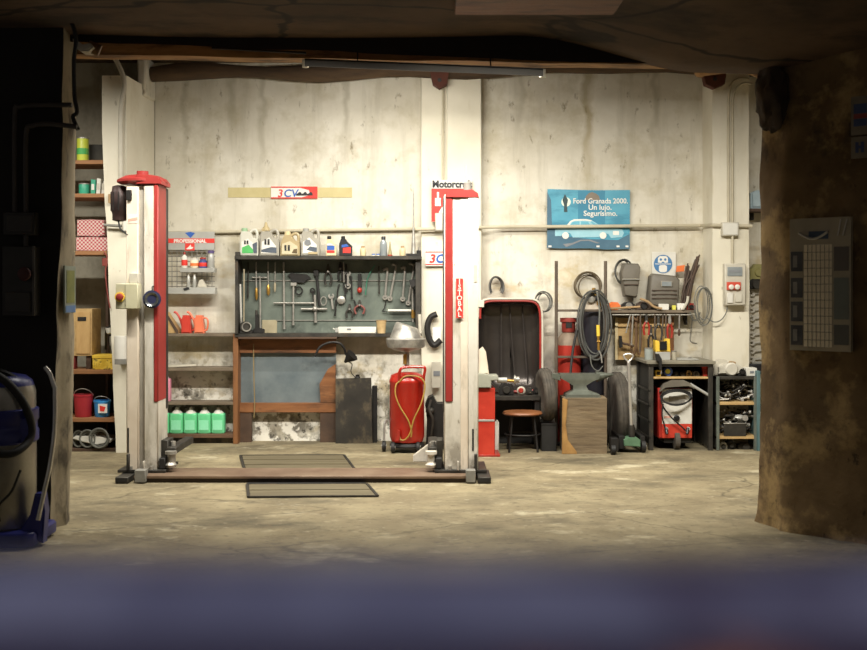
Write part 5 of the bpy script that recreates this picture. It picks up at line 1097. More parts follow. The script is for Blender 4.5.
for q in (614, 643): 
    w_ = part('wheel', M().turned(V(X(q, d)-.02, d+.02, .06), (1, 0, 0), [(.03, 0), (.06, .006), (.06, .044), (.03, .05)], 18), black, r); part('hub', M().turned(V(X(q, d)-.024, d+.02, .06), (1, 0, 0), [(.018, 0), (.018, .06)], 10), steel, w_)
r = T('trolley', 'black low wheeled dolly between the anvil block and the floor jack', 'trolley', (X(613, 10.8), 10.8, 0)); part('trolley_body', M().box(X(609.5, 10.8), X(617, 10.8), 10.7, 10.84, .04, .16), iron, r); part('wheel', M().turned(V(X(612, 10.72)-.01, 10.72, .05), (1, 0, 0), [(.05, 0), (.05, .04)], 16), black, r)

# ================================================================== tool shelf and hanging tools
d = 11.45; ZS = Z(310, d)
r = T('tool_shelf', 'narrow cluttered wall shelf above the wooden tool panel', 'shelf', P(655, 315, d))
part('shelf_board', M().box(X(606, d), X(696, d), d, W, ZS-.03, ZS), mat('shelf_grimy', '#5e5244', '#786a58', 6, .35, .65, .7), r); part('hook_rail', M().cyl((X(612, d), d-.02, ZS-.05), (X(692, d), d-.02, ZS-.05), .007), steel, r)
for q in (612, 689): part('bracket', M().prism([(X(q, d)-.01, ZS-.03), (X(q, d)+.01, ZS-.03), (X(q, d)+.01, ZS-.16), (X(q, d)-.01, ZS-.1)], d+.12, W), iron, r)
DP = 11.62
r = T('pegboard', 'light brown wooden tool panel framed with strips under the shelf', 'pegboard', P(644, 360, DP)); part('panel_board', M().pbox(615.5, 673, 318, 360, DP, DP+.03), woodlt, r)
part('panel_strip', M().pbox(668.5, 674, 317, 360, DP-.02, DP), mat('strip_brown', '#7a4e2c', '#8f6038'), r); part('panel_strip', M().pbox(615, 618, 317, 360, DP-.012, DP), beigepl, r)
def mask(name, label, pts, dd, visor, gp=None):
    r = T(name, label, 'welding mask', P(sum(p[0] for p in pts)/len(pts), max(p[1] for p in pts), dd), 'welding masks by the tool shelf')
    cx_ = sum(p[0] for p in pts)/len(pts); cy_ = sum(p[1] for p in pts)/len(pts)
    m = M(); rows = []
    for s, dep in ((1, .15), (1, .05), (.96, .012), (.9, 0), (.45, -.01)):
        rows.append([m.b.verts.new(P(cx_+(a-cx_)*s, cy_+(b-cy_)*s, dd) + V(0, dep, 0)) for a, b in pts])
    n = len(pts)
    for a, c in zip(rows, rows[1:]):
        for j in range(n): m.b.faces.new((a[j], a[(j+1) % n], c[(j+1) % n], c[j]))
    m.b.faces.new(rows[-1]); part('shell', m, maskm, r)
    part('visor_frame', M().pbox(*visor, dd-.022, dd-.005, .004), mat('visor_frame', '#7f796c', '#918b7d'), r); v = visor
    part('visor_glass', M().pbox(v[0]+1, v[1]-1, v[2]+.8, v[3]-.8, dd-.028, dd-.02, 0), gp or glassy, r); return r
k = mask('welding_mask', 'dark grey welding mask hung on the wall with a cable behind it', [(621.5, 273), (624, 264.5), (626, 263), (639, 263.5), (641, 267), (640, 280), (637.5, 297), (636, 298), (625, 296.5), (623, 284)], 11.5, (622, 640.5, 278.6, 280.4))
part('seam', M().pbox(624, 638.5, 284, 284.8, 11.475, 11.49, 0), leather, k)
k = mask('welding_mask', 'larger light grey welding mask standing on the tool shelf', [(651, 275), (654, 272.5), (677, 275), (680.5, 279), (678.5, 308), (676, 309), (651, 304.5), (648.5, 301)], 11.5, (661, 672.5, 280, 286))
for q in (289, 293, 297): part('groove', M().pbox(652, 677, q, q+.7, 11.478, 11.5, 0), leather, k)
coil('cable_coil', 'coil of dark cable hanging behind the smaller welding mask', 'cable', 624, 271, 9, 12, 11.6, 4, .007, mat('hose_dark', '#3b3b37'), sd=11, jit=1.6)
m = M()
r = T('strap_bundle', 'bundle of long brown strips leaning in the corner by the pillar', 'strips', P(689, 308, 11.55))
rnd = random.Random(5)
for i in range(20):
    a = rnd.uniform(680, 689); b = rnd.uniform(686, 700); t = rnd.uniform(253, 268) if b > 693 else rnd.uniform(262, 275)
    part('strip', M().tube([P(a, 308, 11.45+.008*i), P((a+b)/2-1.5, 285, 11.48+.007*i), P(b, t, 11.54+.006*i)], .0085, 6, smooth=3, radii=None), leather if i % 3 else wooddk, r)
solo('rope_end', M().tube([P(683, 309, 11.43), P(687, 302, 11.42), P(688, 296, 11.42)], .014, 7, smooth=3), offwhite, 'pale rope end in front of the brown strips', 'rope')
solo('orange_tag', M().pprism([(677, 266), (685, 265), (684, 271.5), (676, 272)], 11.58, 11.6, .002), orangep, 'orange tag beside the safety sign', 'tag')
solo('orange_rag', M().pprism([(608, 305), (612, 301), (618, 301.5), (621, 305), (618, 309), (610, 309)], 11.48, 11.58, .012), orangep, 'orange rag at the left end of the tool shelf', 'rag')
shelfitems = []
def onshelf(*a, **k): o = lump(*a, **k); shelfitems.append(o); return o
onshelf('air_gun', 'dark air gun lying on the tool shelf under the small mask', 'air gun', 622, 636, 302, 309.5, 11.5, iron, mm2=steel)
onshelf('cable_heap', 'dark heap of leads on the tool shelf left of the large mask', 'leads', 637, 651, 301, 309.5, 11.5, leather, mm2=iron)
shelfitems.append(solo('white_box', M().pbox(659, 669, 306, 312, 11.46, 11.55), whitep, 'white box on the tool shelf edge below the large mask', 'box'))
shelfitems.append(solo('white_box', M().pbox(677.5, 686, 305, 311.5, 11.46, 11.55), paper, 'white box on the tool shelf edge right of the yellow cube', 'box'))
shelfitems.append(solo('yellow_cube', M().pbox(672.5, 676, 307, 311.5, 11.46, 11.5), mat('lemon', '#c9c24a', '#d8d25c'), 'small yellow cube between the two white boxes', 'box'))
onshelf('red_clamp', 'red clamp at the right end of the tool shelf', 'clamp', 687, 696, 304.5, 311.5, 11.46, redp, mm2=iron)
solo('steel_bar', M().cyl(P(608, 309, 11.44), P(640, 307, 11.44), .012), cardb, 'thin tan bar lying along the front of the tool shelf', 'bar')
solo('brown_pipe', M().tube([P(640, 299, 11.45), P(648, 302, 11.44), P(654, 307, 11.43), P(662, 309, 11.43)], .013, 7, smooth=3), cardb, 'bent tan pipe across the tool shelf', 'pipe')
DT = 11.42
pliers(646.5, 314, 335, 2.6, dsteel, redp, 'red handled pliers hanging left under the tool shelf', dd=DT, group='tools hung under the tool shelf')
k = bpy.data.objects['pliers'] 
pliers(669.8, 315, 338, 2.2, steel, redp, 'red handled snips hanging right under the tool shelf', 'snips', DT, 'snips', 'tools hung under the tool shelf')
pliers(651, 325, 350, 2.4, dsteel, iron, 'black tongs hanging between the red pliers and the clamp', 'tongs', DT, 'tongs', 'tools hung under the tool shelf')
pliers(658.5, 315, 340, 3.2, dsteel, dsteel, 'large dark locking pliers in the middle under the tool shelf', 'locking_pliers', DT, 'pliers', 'tools hung under the tool shelf')
d_keep = d
def rod2(*a, **k):
    global d
    d = DT; o = rodtool(*a, group='tools hung under the tool shelf', **k); return o
rod2('chisel', 'dark chisel with a wooden handle at the right of the tool panel', 'chisel', (679.5, 314), (679, 336), 1.6, steel, 'handle', wooddk, 1.8)
rod2('scriber', 'thin steel scriber hanging above the hammer head', 'scriber', (630, 316), (626, 333), 1.4, steel)
rod2('scraper', 'thin bright scraper left of the brown cord loops', 'scraper', (633, 315), (631.5, 345), 1.6, steel)
for q, b, lab in ((640.5, 352, 'brown handled file under the tool shelf, left of the red pliers'), (655, 350, 'rusty punch under the tool shelf beside the black tongs'), (663, 336, 'short rusty drift right of the locking pliers'), (666, 352, 'long rusty bar beside the red handled snips')):
    rod2('rusty_file', lab, 'file', (q, 314), (q-.6, b), 1.7, mat('rack_rust', '#453a2f'))
for q, w_, lab in ((633.5, 3.2, 'left loop of brown cord hanging over the wooden tool panel'), (638.5, 2.6, 'right loop of brown cord hanging over the wooden tool panel')):
    coil('cord_loop', lab, 'cord', q, 335, w_, 20, 11.52, 3, .0065, mat('cord_brown', '#6d5238', '#806348'), sd=int(q), jit=.7)
r = T('hammer', 'dark hammer hanging sideways on the tool panel', 'hammer', P(626, 346, 11.55)); part('head', M().pprism([(619.5, 336), (622, 336), (623, 347), (620, 348)], 11.5, 11.57, .005), iron, r); part('handle', M().cyl(P(622, 343, 11.54), P(634, 346, 11.53), .013), wooddk, r)
solo('hook_wire', M().tube([P(693, 316, 11.694), P(691, 332, 11.694), P(690.5, 341, 11.694), P(697, 343.5, 11.694)], .006, 6, smooth=3), steel, 'bent steel wire hanging right of the tool panel', 'wire')
coil('cable_coil', 'large loops of grey cable hanging at the edge of the right pillar', 'cable', 703.5, 305, 8, 19, 11.24, 4, .005, hosem, sd=17, jit=2.6)
solo('loose_cable', M().tube([P(707, 318, 11.25), P(714, 322, 11.22), P(721, 320, 11.22), P(726, 313, 11.22), P(727.5, 306, 11.22)], .006, 6, smooth=5), hosem, 'thin cable curving from the fuse box to the grey loops', 'cable')
solo('cable_end', M().tube([P(690, 312, 11.44), P(693, 320, 11.43), P(698, 319, 11.42), P(700, 312, 11.4)], .007, 6, smooth=4), hosem, 'dark cable end looping below the red clamp', 'cable')
# fuse box on the right pillar
d = 11.18
r = T('fuse_box', 'white electrical fuse box with red sockets on the right pillar', 'fuse box', P(734, 306, d))
part('box_body', M().pbox(725, 746, 263.5, 305.5, d, d+.09, .01), offwhite, r); part('top_window', M().pbox(727.5, 742.5, 267, 276, d-.008, d, .003), glassy, r)
part('meter_mark', M().pbox(729, 741, 270, 272.5, d-.011, d-.008, 0), greyink, r)
part('red_socket', M().pbox(727, 741, 282, 290, d-.02, d, .004), mat('socket_red', '#b8402c', '#c8503a'), r); 
for q in (731, 737): part('socket_lid', M().turned(P(q, 287, d-.015), (0, -1, 0), [(.026, 0), (.026, .02), (.018, .024)], 14), whitep, r)
part('breaker', M().pbox(727.5, 733, 293, 303, d-.015, d, .003), whitep, r); part('breaker', M().pbox(735.5, 742, 293.5, 302, d-.015, d, .003), mat('breaker_grey', '#b5b0a0', '#c4bfb0'), r)
# spanner rack in the gap right of the pillar
d = 11.6
r = T('spanner_rack', 'dark backing of the spanner rack in the gap beside the pier', 'rack', P(756, 372, d)); part('rack_board', M().pbox(747, 772, 288, 372, d+.02, d+.1), offwhite, r); part('rack_edge', M().pbox(746.5, 749, 288, 372, d, d+.05), iron, r)
ords = ['topmost', 'second', 'third', 'fourth', 'fifth', 'sixth', 'seventh', 'eighth', 'ninth']
for i in range(9):
    py = 293 + i*8.2
    ringspanner('combination_spanner', ('topmost spanner' if i == 0 else 'lowest spanner' if i == 8 else ords[i] + ' spanner from the top') + ' on the rack beside the pier', (770, py-.6), (752.5, py+.6), 2.4, bright, dd=d-.005, group='spanners on the rack beside the pier')
lump('gloves', 'yellow-green leather gloves hanging above the spanner rack', 'gloves', 750, 768, 264, 280, 11.55, mat('glove_olive', '#7d7745', '#928c58'), mm2=mat('glove_olive', '#7d7745'))
lump('black_clamp', 'black clamp hanging just above the topmost spanner', 'clamp', 747, 766, 279, 289, 11.52, iron)
r = T('wall_shelf', 'small dark shelf in the gap between right pillar and pier', 'shelf', P(760, 212, 11.5)); part('shelf_board', M().pbox(750, 790, 208.5, 211.5, 11.45, W), wooddk, r); part('shelf_support', M().pbox(752, 754, 211.5, 220, 11.6, W), iron, r)
solo('blue_bag', M().pprism([(751, 208.5), (751, 193), (757, 190), (772, 191), (775, 208.5)], 11.5, 11.64, .02), mat('pale_blue', '#9fb3bb', '#b6c6cb'), 'pale blue plastic bag on the shelf in the gap beside the pier', 'bag')

# ================================================================== right workbench, welder and parts shelf
d = 11.0; ZT = Z(361, d)
x0, x1 = X(649, d), X(713, d)
r = T('workbench', 'dark steel workbench with an open front holding the welding machine', 'workbench', ((x0+x1)/2, 11.3, 0))
part('bench_top', M().box(x0-.03, x1+.02, d-.03, 11.68, ZT-.03, ZT), mat('bench_top_grey', '#6f6a5d', '#87816f', 5, .35, .65, .6), r)
for (xa_, ya) in ((x0, d), (x0, 11.62), (x1-.045, d), (x1-.045, 11.62)): part('leg', M().box(xa_, xa_+.045, ya, ya+.045, 0, ZT-.03), dsteel, r)
ZSH = Z(377, d)
part('shelf', M().box(x0+.045, x1-.045, d+.01, 11.6, ZSH-.02, ZSH), woodlt, r); part('front_rail', M().box(x0, x1, d-.01, d+.02, ZT-.055, ZT-.03), dsteel, r)
for py in (390, 405, 421, 437): part('side_bar', M().box(x0, x0+.02, d, 11.66, Z(py, d)-.02, Z(py, d)), dsteel, r)
part('side_sheet', M().box(x0+.02, x0+.026, d+.03, 11.66, .05, ZT-.05), iron, r); part('side_sheet', M().box(x1-.03, x1-.02, d+.03, 11.66, .02, ZT-.05), dsteel, r)
part('back_sheet', M().box(x0, x1, 11.67, 11.68, 0, ZT-.05), black, r)
bsh = []
def onb(o): bsh.append(o); return o
o = onb(T('yellow_box', 'small dark box with a yellow rim under the bench top', 'box', P(657, 377, 11.1))); part('box_body', M().pbox(655.5, 661, 371, 377, 11.08, 11.16), yellowp, o); part('box_opening', M().pbox(657, 660, 372.5, 375.8, 11.075, 11.08, 0), black, o)
o = onb(T('tape_roll', 'blue roll with a yellow centre on the shelf under the bench top', 'tape', P(667.5, 377, 11.1))); part('roll', M().turned(P(667.5, 372.3, 11.14), (0, -1, 0), [(.03, 0), (.045, 0), (.047, .03), (.04, .06), (.025, .06)], 20), mat('roll_blue', '#3d57a5', '#4c68b8'), o); part('core', M().turned(P(667.5, 372.3, 11.09), (0, -1, 0), [(.026, 0), (.024, .02)], 18), mat('lemon', '#c9c24a'), o)
for a, c, t, mm, lab in ((673, 679, 372, iron, 'black part next to the blue roll under the bench top'), (680, 686, 373, dsteel, 'dark part in the middle under the bench top'), (686.5, 692, 371.5, woodlt, 'tan part under the bench top'), (693, 700, 372.5, greyp, 'grey part left of the red cube under the bench top')):
    onb(lump('machine_part', lab, 'machine part', a, c, t, 377, 11.1, mm))
o = onb(T('red_box', 'red cube at the right end of the shelf under the bench top', 'box', P(705.5, 377, 11.1))); part('box_body', M().pbox(703, 708.5, 367.5, 377, 11.08, 11.15), redp, o); part('box_lid', M().pbox(702.7, 708.8, 367, 369, 11.075, 11.155), redcan, o)
# on the bench top
btop = []
def ont(o): btop.append(o); return o
def pot(px0, px1, py0, dd, mm, rimm, label, name='tin_can', cat='tin'):
    o = tin(px0, px1, py0, 359.5, dd, mm, label, cat, rimm, name); return ont(o)
pot(644.5, 653, 347.5, 11.2, mat('tin_grey', '#7f857f', '#979c95'), steel, 'grey tin can at the left end of the bench top')
pot(654, 660, 349, 11.25, mat('tin_beige', '#9c9480', '#b0a894'), steel, 'narrow beige tin can next to the grey one')
pot(671, 676.5, 350.5, 11.2, mat('tin_beige', '#9c9480'), steel, 'small beige tin can right of the yellow sander', 'tin_can')
o = ont(T('sander', 'yellow and black power tool standing on the bench top', 'sander', P(663, 359, 11.2)))
part('tool_body', M().pprism([(655.5, 340), (659, 341), (661, 345), (664, 346), (667, 339), (670, 339), (670.5, 352), (656, 352)], 11.15, 11.28, .008), yellowp, o); part('black_front', M().pprism([(660, 342), (667, 341), (667, 350), (660, 350)], 11.13, 11.16, .004), blackpl, o); part('base_pad', M().pbox(656, 670.5, 352, 360, 11.14, 11.3), silverpl, o)
o = ont(T('steel_plate', 'flat steel plate lying on the right half of the bench top', 'plate', P(690, 360, 11.2))); part('plate_body', M().box(X(677, 11.15), X(698, 11.15), 11.12, 11.4, ZT, ZT+.012), silverpl, o); part('plate_stud', M().cyl((X(690, 11.2), 11.2, ZT+.012), (X(690, 11.2), 11.2, ZT+.03), .015), steel, o)
o = T('glue_gun', 'black hand tool hung over the front edge of the bench top', 'hand tool', P(661, 370, 10.95)); part('tool_body', M().pprism([(656, 354), (659, 354), (662, 359), (662, 370), (660, 370), (659, 362), (656.5, 361)], 10.92, 10.974, .004), iron, o); part('tip', M().cyl(P(661.3, 369, 10.94), P(661.3, 374, 10.94), .006), steel, o)
# welder
d = 11.06
r = T('welding_machine', 'red and white wheeled welding machine under the workbench', 'welder', (X(676, d), d+.2, 0))
part('case', M().pbox(658, 692.5, 388, 438.5, d, d+.45, .012), mat('case_red', '#8f1f18', '#a52a20', 5, .35, .65, .45), r)
part('front_panel', M().pbox(662, 692, 389, 424, d-.008, d, .003), whitep, r, 'white upper front panel'); part('lower_panel', M().pbox(662, 692, 424, 438, d-.01, d, .003), mat('panel_red', '#b83122', '#c9422f', 5, .35, .65, .45), r, 'bright red lower front panel')
part('gauge', M().pbox(669, 685, 396, 404.5, d-.014, d-.008, .002), steel, r)
part('brand_mark', M().pbox(664, 672, 416, 418, d-.011, d-.008, 0), mat('pink_print', '#d69a86'), r)
part('center_knob', M().turned(P(676.5, 418, d-.008), (0, -1, 0), [(.03, 0), (.03, .02), (.02, .03)], 16), blackpl, r)
for q in (666, 688): part('terminal', M().turned(P(q, 428.5, d-.008), (0, -1, 0), [(.018, 0), (.018, .02)], 12), whitep, r)
part('lead', M().tube([P(666, 432, d-.03), P(664.5, 426, d-.05), P(662, 415, d-.06), P(663, 404, d-.07)], .008, 7, smooth=4), black, r); part('lead', M().tube([P(688, 433, d-.03), P(682, 427, d-.05), P(672, 418, d-.06), P(664, 408, d-.065), P(661, 400, d-.06)], .008, 7, smooth=4), black, r)
for q in (666, 688): part('plug', M().cyl(P(q, 428, d-.02), P(q+(1 if q < 670 else -1), 434, d-.05), .016), blackpl, r)
part('wheel', M().turned(V(X(677, d)-.03, d+.03, .09), (1, 0, 0), [(.04, 0), (.09, .006), (.09, .054), (.04, .06)], 20), tyrem, r); part('axle_frame', M().pbox(664, 691, 438.5, 443, d+.02, d+.4), iron, r)
for q in (666, 689): part('foot', M().box(X(q, d)-.03, X(q, d)+.03, d+.3, d+.4, 0, Z(442, d)), iron, r)
part('cable_coil', M().hoop(P(676.5, 397, d-.07), .155, .075, .009, wob=.02).hoop(P(676.5, 398, d-.08), .14, .07, .009, wob=.02), black, r)
o = T('welding_visor', 'dark sloping hand shield lying on top of the welding machine', 'hand shield', P(676, 388, d+.1)); part('shield', M().pprism([(660, 392), (664, 384), (672, 380), (684, 380), (690, 383), (695, 389), (688, 386.5), (666, 388)], d-.06, d+.2, .006), maskm, o); part('handle', M().cyl(P(690, 384, d-.02), P(710, 396, d-.03), .015), silverpl, o)
# parts shelf
d = 11.0; xa_, xb_ = X(716.5, d), X(757, d)
r = T('parts_shelf', 'grey-green steel shelf unit crammed with metal parts', 'shelf unit', ((xa_+xb_)/2, 11.3, 0)); ZP = [Z(376.5, d), Z(402, d), Z(436, d), Z(448, d)]
for k, zz in enumerate(ZP[:3]): part('shelf', M().box(xa_, xb_, d, 11.6, zz-.03, zz), (dsteel, woodlt, woodlt)[k] if k else dsteel, r)
for q in (xa_, xb_-.03): 
    for y in (d-.005, 11.57): part('post', M().box(q, q+.03, y, y+.03, 0, ZP[0]), mat('post_greygreen', '#4e544c', '#666c62', 5, .35, .65, .6), r)
part('side_sheet', M().box(xa_, xa_+.006, d+.02, 11.6, .02, ZP[0]), dsteel, r); part('back_sheet', M().box(xa_, xb_, 11.6, 11.606, 0, ZP[0]), black, r)
solo('teal_panel', M().pbox(757.3, 760.5, 371, 452, 10.97, 11.4), mat('teal_sheet', '#466264', '#587476'), 'upright teal sheet between the parts shelf and the pier', 'panel')
rnd = random.Random(31)
def heap(n, zz, px0, px1, h, label, group, big=False):
    for i in range(n):
        px = rnd.uniform(px0+3, px1-3); yy = rnd.uniform(11.03, 11.3); lvl = zz + .014 + rnd.random()*h*.9; L = rnd.uniform(.05, .11); a = rnd.uniform(-.9, .9); b_ = rnd.uniform(-.5, .5)
        c = V(X(px, 11.1), yy, lvl); t = V(math.cos(a)*math.cos(b_), math.sin(b_)*.6, math.sin(a)*.7); p, q = c - t*L/2, c + t*L/2
        lo = min(p.z, q.z); 
        if lo < zz+.012: p.z += zz+.012-lo; q.z += zz+.012-lo
        mm = rnd.choice([steel, dsteel, steel, dsteel, iron, iron]); r_ = T('metal_part', label, 'metal part', (c.x, c.y, min(p.z, q.z)-.01), group)
        part('shank', M().cyl(p, q, rnd.uniform(.006, .012), n=8), mm, r_); part('head', M().turned(q - t*.01, t, [(.013, 0), (.018, .003), (.018, .018), (.012, .022)], 10), rnd.choice([steel, bright, dsteel, iron]), r_)
heap(75, ZP[1], 717.5, 757, .2, 'steel or blackened part in the jumble on the middle board of the parts shelf', 'jumbled parts on the middle board')
heap(70, ZP[2], 717.5, 757, .25, 'steel or blackened part in the jumble on the lower board of the parts shelf', 'jumbled parts on the lower board')
o = T('parts_tray', 'grey metal tray in front of the jumble on the lower board', 'tray', P(735, 436, 11.0)); part('tray_body', M().box(X(724, 11), X(746, 11), 10.995, 11.02, ZP[2], ZP[2]+.12), dsteel, o); part('tray_rim', M().box(X(723.5, 11), X(746.5, 11), 10.99, 11.03, ZP[2]+.12, ZP[2]+.13), steel, o)
o = T('alloy_housing', 'pale alloy casting above the grey tray', 'casting', P(740, 423, 11.0)); part('casting_body', M().ball(V(X(739, 11.08), 11.09, ZP[2]+.17), .07, .05, .035), silverpl, o); part('casting_flange', M().cyl(V(X(743, 11.08), 11.04, ZP[2]+.17), V(X(743, 11.08), 11.0, ZP[2]+.18), .03), steel, o)
for a, c, t, mm, lab in ((719, 728, 444, silverpl, 'pale metal part on the floor under the parts shelf'), (727, 736, 442, iron, 'black metal part on the floor under the parts shelf'), (738, 754, 445, dsteel, 'long dark part on the floor under the parts shelf')):
    o = lump('floor_part', lab, 'metal part', a, c, t, 451, 11.08, mm); o.location.z = 0
stop = []
for a, c, t, mm, lab, nm, ct in ((713.5, 731, 360, offwhite, 'crumpled pale rag heap on top of the parts shelf', 'rag_heap', 'rags'), (719, 744, 366, mat('rag_grey', '#b5b0a2', '#cbc6b8'), 'white and grey rags lying at the front of the parts shelf', 'rag_heap', 'rags'), (729, 738, 362, cardb, 'tan part between the rags on the parts shelf', 'tan_part', 'part'), (738, 746, 368, iron, 'black part on the front edge of the parts shelf', 'black_part', 'part')):
    o = lump(nm, lab, ct, a, c, t, 376, 11.05 + .06*(t < 363), mm, mm2=mm); stop.append(o)
o = T('white_crate', 'white box with holes on top of the parts shelf', 'box', P(751, 376, 11.05)); part('crate_body', M().pbox(746.5, 757, 368, 376, 11.05, 11.2), whitep, o); part('hole', M().pbox(750, 754, 371, 373, 11.045, 11.05, 0), greyink, o); stop.append(o)
o = T('black_case', 'black tool case on a red box below the spanner rack', 'case', P(755, 368, 11.35)); part('case_body', M().pbox(747, 772, 358, 368, 11.3, 11.45, .01), blackpl, o); part('case_handle', M().pbox(752, 768, 355.5, 358, 11.34, 11.38, .004), greyp, o); stop.append(o)
# ================================================================== dark front room: pillar fittings, vacuum, pier posters, car
d = 7.25
pipe('conduit', 'outer faint conduit bending down the dark left pillar to the switch box', [P(72, 105, 7.24), P(40, 105, 7.24), P(20, 107, 7.24), P(15, 116, 7.24), P(15, 212, 7.24)], .016, mat('conduit_dark', '#3a3531', '#48423c'), 4, 'conduit')
pipe('conduit', 'inner faint conduit bending down the dark left pillar to the switch box', [P(77, 127, 7.22), P(50, 124, 7.23), P(32, 126, 7.24), P(26, 136, 7.24), P(26, 212, 7.24)], .016, mat('conduit_dark', '#3a3531'), 4, 'conduit')
pipe('hanging_cable', 'dark cable running down the lit edge of the left pillar', [P(58, 8, 7.2), P(70, 20, 7.2), P(76, 38, 7.2), P(74, 60, 7.22), P(74.5, 95, 7.24), P(77, 112, 7.24), P(73, 117, 7.24), P(78, 130, 7.24)], .014, black, 5, 'cable')
r = T('switch_box', 'grey wall box at the lower end of the dark pillar conduits', 'switch box', P(18, 236, 7.2)); part('box_body', M().pbox(3, 35, 212, 235, 7.2, 7.27, .006), mat('box_dark', '#24221f', '#302d29'), r); part('box_cover', M().pbox(6, 32, 215, 232, 7.19, 7.2, .003), mat('box_dark2', '#2d2a26', '#393531'), r); part('conduit_stub', M().cyl(P(26, 235, 7.24), P(26, 256, 7.24), .016), MC['conduit_dark'], r)
r = T('control_panel', 'dark control panel with a red button on the dark left pillar', 'control panel', P(18, 318, 7.18)); part('panel_body', M().pbox(2, 34, 246, 316, 7.18, 7.33, .006), mat('box_dark', '#24221f'), r); part('red_button', M().turned(P(26, 274, 7.18), (0, -1, 0), [(.03, 0), (.045, .03), (.04, .045), (.02, .05)], 18), mat('button_red', '#3d1210', '#4a1714'), r); part('panel_edge', M().pbox(32, 34.5, 246, 316, 7.172, 7.18), mat('box_edge', '#4a4640', '#5a554e'), r); part('lower_module', M().pbox(5, 30, 292, 312, 7.165, 7.18, .004), mat('box_dark2', '#2d2a26'), r)
r = T('corner_lamp', 'white bent plastic lamp piece at the top corner of the left pillar', 'lamp', P(82, 50, 7.4)); part('shade', M().pprism([(72, 38), (76, 40), (82, 44), (90, 43), (93, 47), (88, 51), (80, 51), (74, 47)], 7.36, 7.5, .01), offwhite, r); part('socket', M().cyl(P(88, 46, 7.43), P(100, 51, 7.45), .04), mat('socket_amber', '#6b4b28', '#80603a'), r)
# notice on the jamb face
r = T('jamb_notice', 'green and yellow notice with blue edge on the lit jamb of the left pillar', 'notice', (-2.49, 7.5, Z(313, 7.5)))
nz0, nz1 = Z(313, 7.45), Z(266, 7.45); xj = -2.478
part('sheet', M().box(xj, xj+.012, 7.36, 7.58, nz0, nz1, 0), mat('notice_pale', '#7d8578', '#8f978a'), r); part('picture', M().box(xj+.012, xj+.015, 7.39, 7.55, nz0+.07, nz1-.03, 0), mat('notice_green', '#6a6e34', '#80823e', 9, .4, .6), r); part('blue_footer', M().box(xj+.012, xj+.015, 7.37, 7.57, nz0+.005, nz0+.05, 0), mat('notice_blue', '#4a6a96', '#5c7ca8'), r)
# vacuum cleaner
vx, vy = X(1, 7.03), 7.03
r = T('vacuum_cleaner', 'large steel drum wet vacuum with blue head, belt and base beside the dark pillar', 'vacuum cleaner', (vx, vy, 0))
vz = lambda py: Z(py, vy-.2)
vac_steel = mat('vacuum_steel', '#8e8a80', '#a5a197', 5, .35, .65, .35, .7)
part('drum', M().lathe(vx, vy, [(.2, .1), (.215, .12), (.215, vz(443)), (.2, vz(441))], 36), vac_steel, r)
part('drum_band', M().lathe(vx, vy, [(.22, vz(446)), (.23, vz(444)), (.23, vz(434)), (.222, vz(432)), (.222, vz(425)), (.23, vz(423)), (.23, vz(412)), (.215, vz(411))], 36), bluepl, r, 'blue belt round the drum')
part('upper_drum', M().lathe(vx, vy, [(.212, vz(412)), (.212, vz(394)), (.2, vz(388)), (.18, vz(386))], 36), vac_steel, r)
part('motor_head', M().lathe(vx, vy, [(.2, vz(388)), (.19, vz(383)), (.15, vz(378)), (.06, vz(375)), (.02, vz(375))], 32), bluepl, r, 'blue motor head')
part('head_handle', M().tube([(vx-.13, vy-.06, vz(378)), (vx-.1, vy-.1, vz(372)), (vx+.04, vy-.1, vz(373)), (vx+.13, vy-.06, vz(381))], .018, 8, smooth=4), blackpl, r)
part('latch', M().box(vx+.17, vx+.225, vy-.14, vy-.08, vz(444), vz(420)), bluepl, r)
m = M(); m.zprism([(vx-.3, vy-.25), (vx+.22, vy-.25), (vx+.29, vy-.2), (vx+.29, vy+.2), (vx-.3, vy+.25)], .012, .1, .015); part('base', m, bluepl, r, 'blue wheeled base')
m = M(); m.prism([(vx+.17, .09), (vx+.32, .02), (vx+.335, .22), (vx+.32, .33), (vx+.27, .33), (vx+.24, .2)], vy-.16, vy-.06, .012); part('tool_holder', m, bluepl, r)
for (a, b) in ((-.24, -.18), (.22, -.18), (.22, .16), (-.24, .16)):
    w_ = part('castor', M().turned(V(vx+a-.02, vy+b, .035), (1, 0, 0), [(.035, 0), (.035, .04)], 14), black, r)
part('hose', M().tube([(vx-.16, vy-.1, vz(376)), (vx-.02, vy-.2, vz(371)), (vx+.12, vy-.2, vz(383)), (vx+.215, vy-.14, vz(410)), (vx+.235, vy-.12, vz(438)), (vx+.17, vy-.24, vz(452)), (vx+.02, vy-.275, vz(450)), (vx-.2, vy-.24, vz(446))], .026, 10, smooth=7), black, r)
part('thin_cord', M().tube([(vx+.2, vy-.2, vz(470)), (vx+.16, vy-.24, vz(490)), (vx+.08, vy-.25, vz(505)), (vx+.09, vy-.25, vz(520))], .008, 7, smooth=5), black, r)
wd = vy-.17
part('wand', M().tube([P(45, 367, wd), P(50, 374, wd), P(54, 386, wd), P(55, 392, wd), P(54.5, 430, wd), P(50, 465, wd-.01), P(45, 488, wd-.02), P(38, 520, wd-.03)], .0135, 10, smooth=5), chrome, r, 'bent chrome wand')
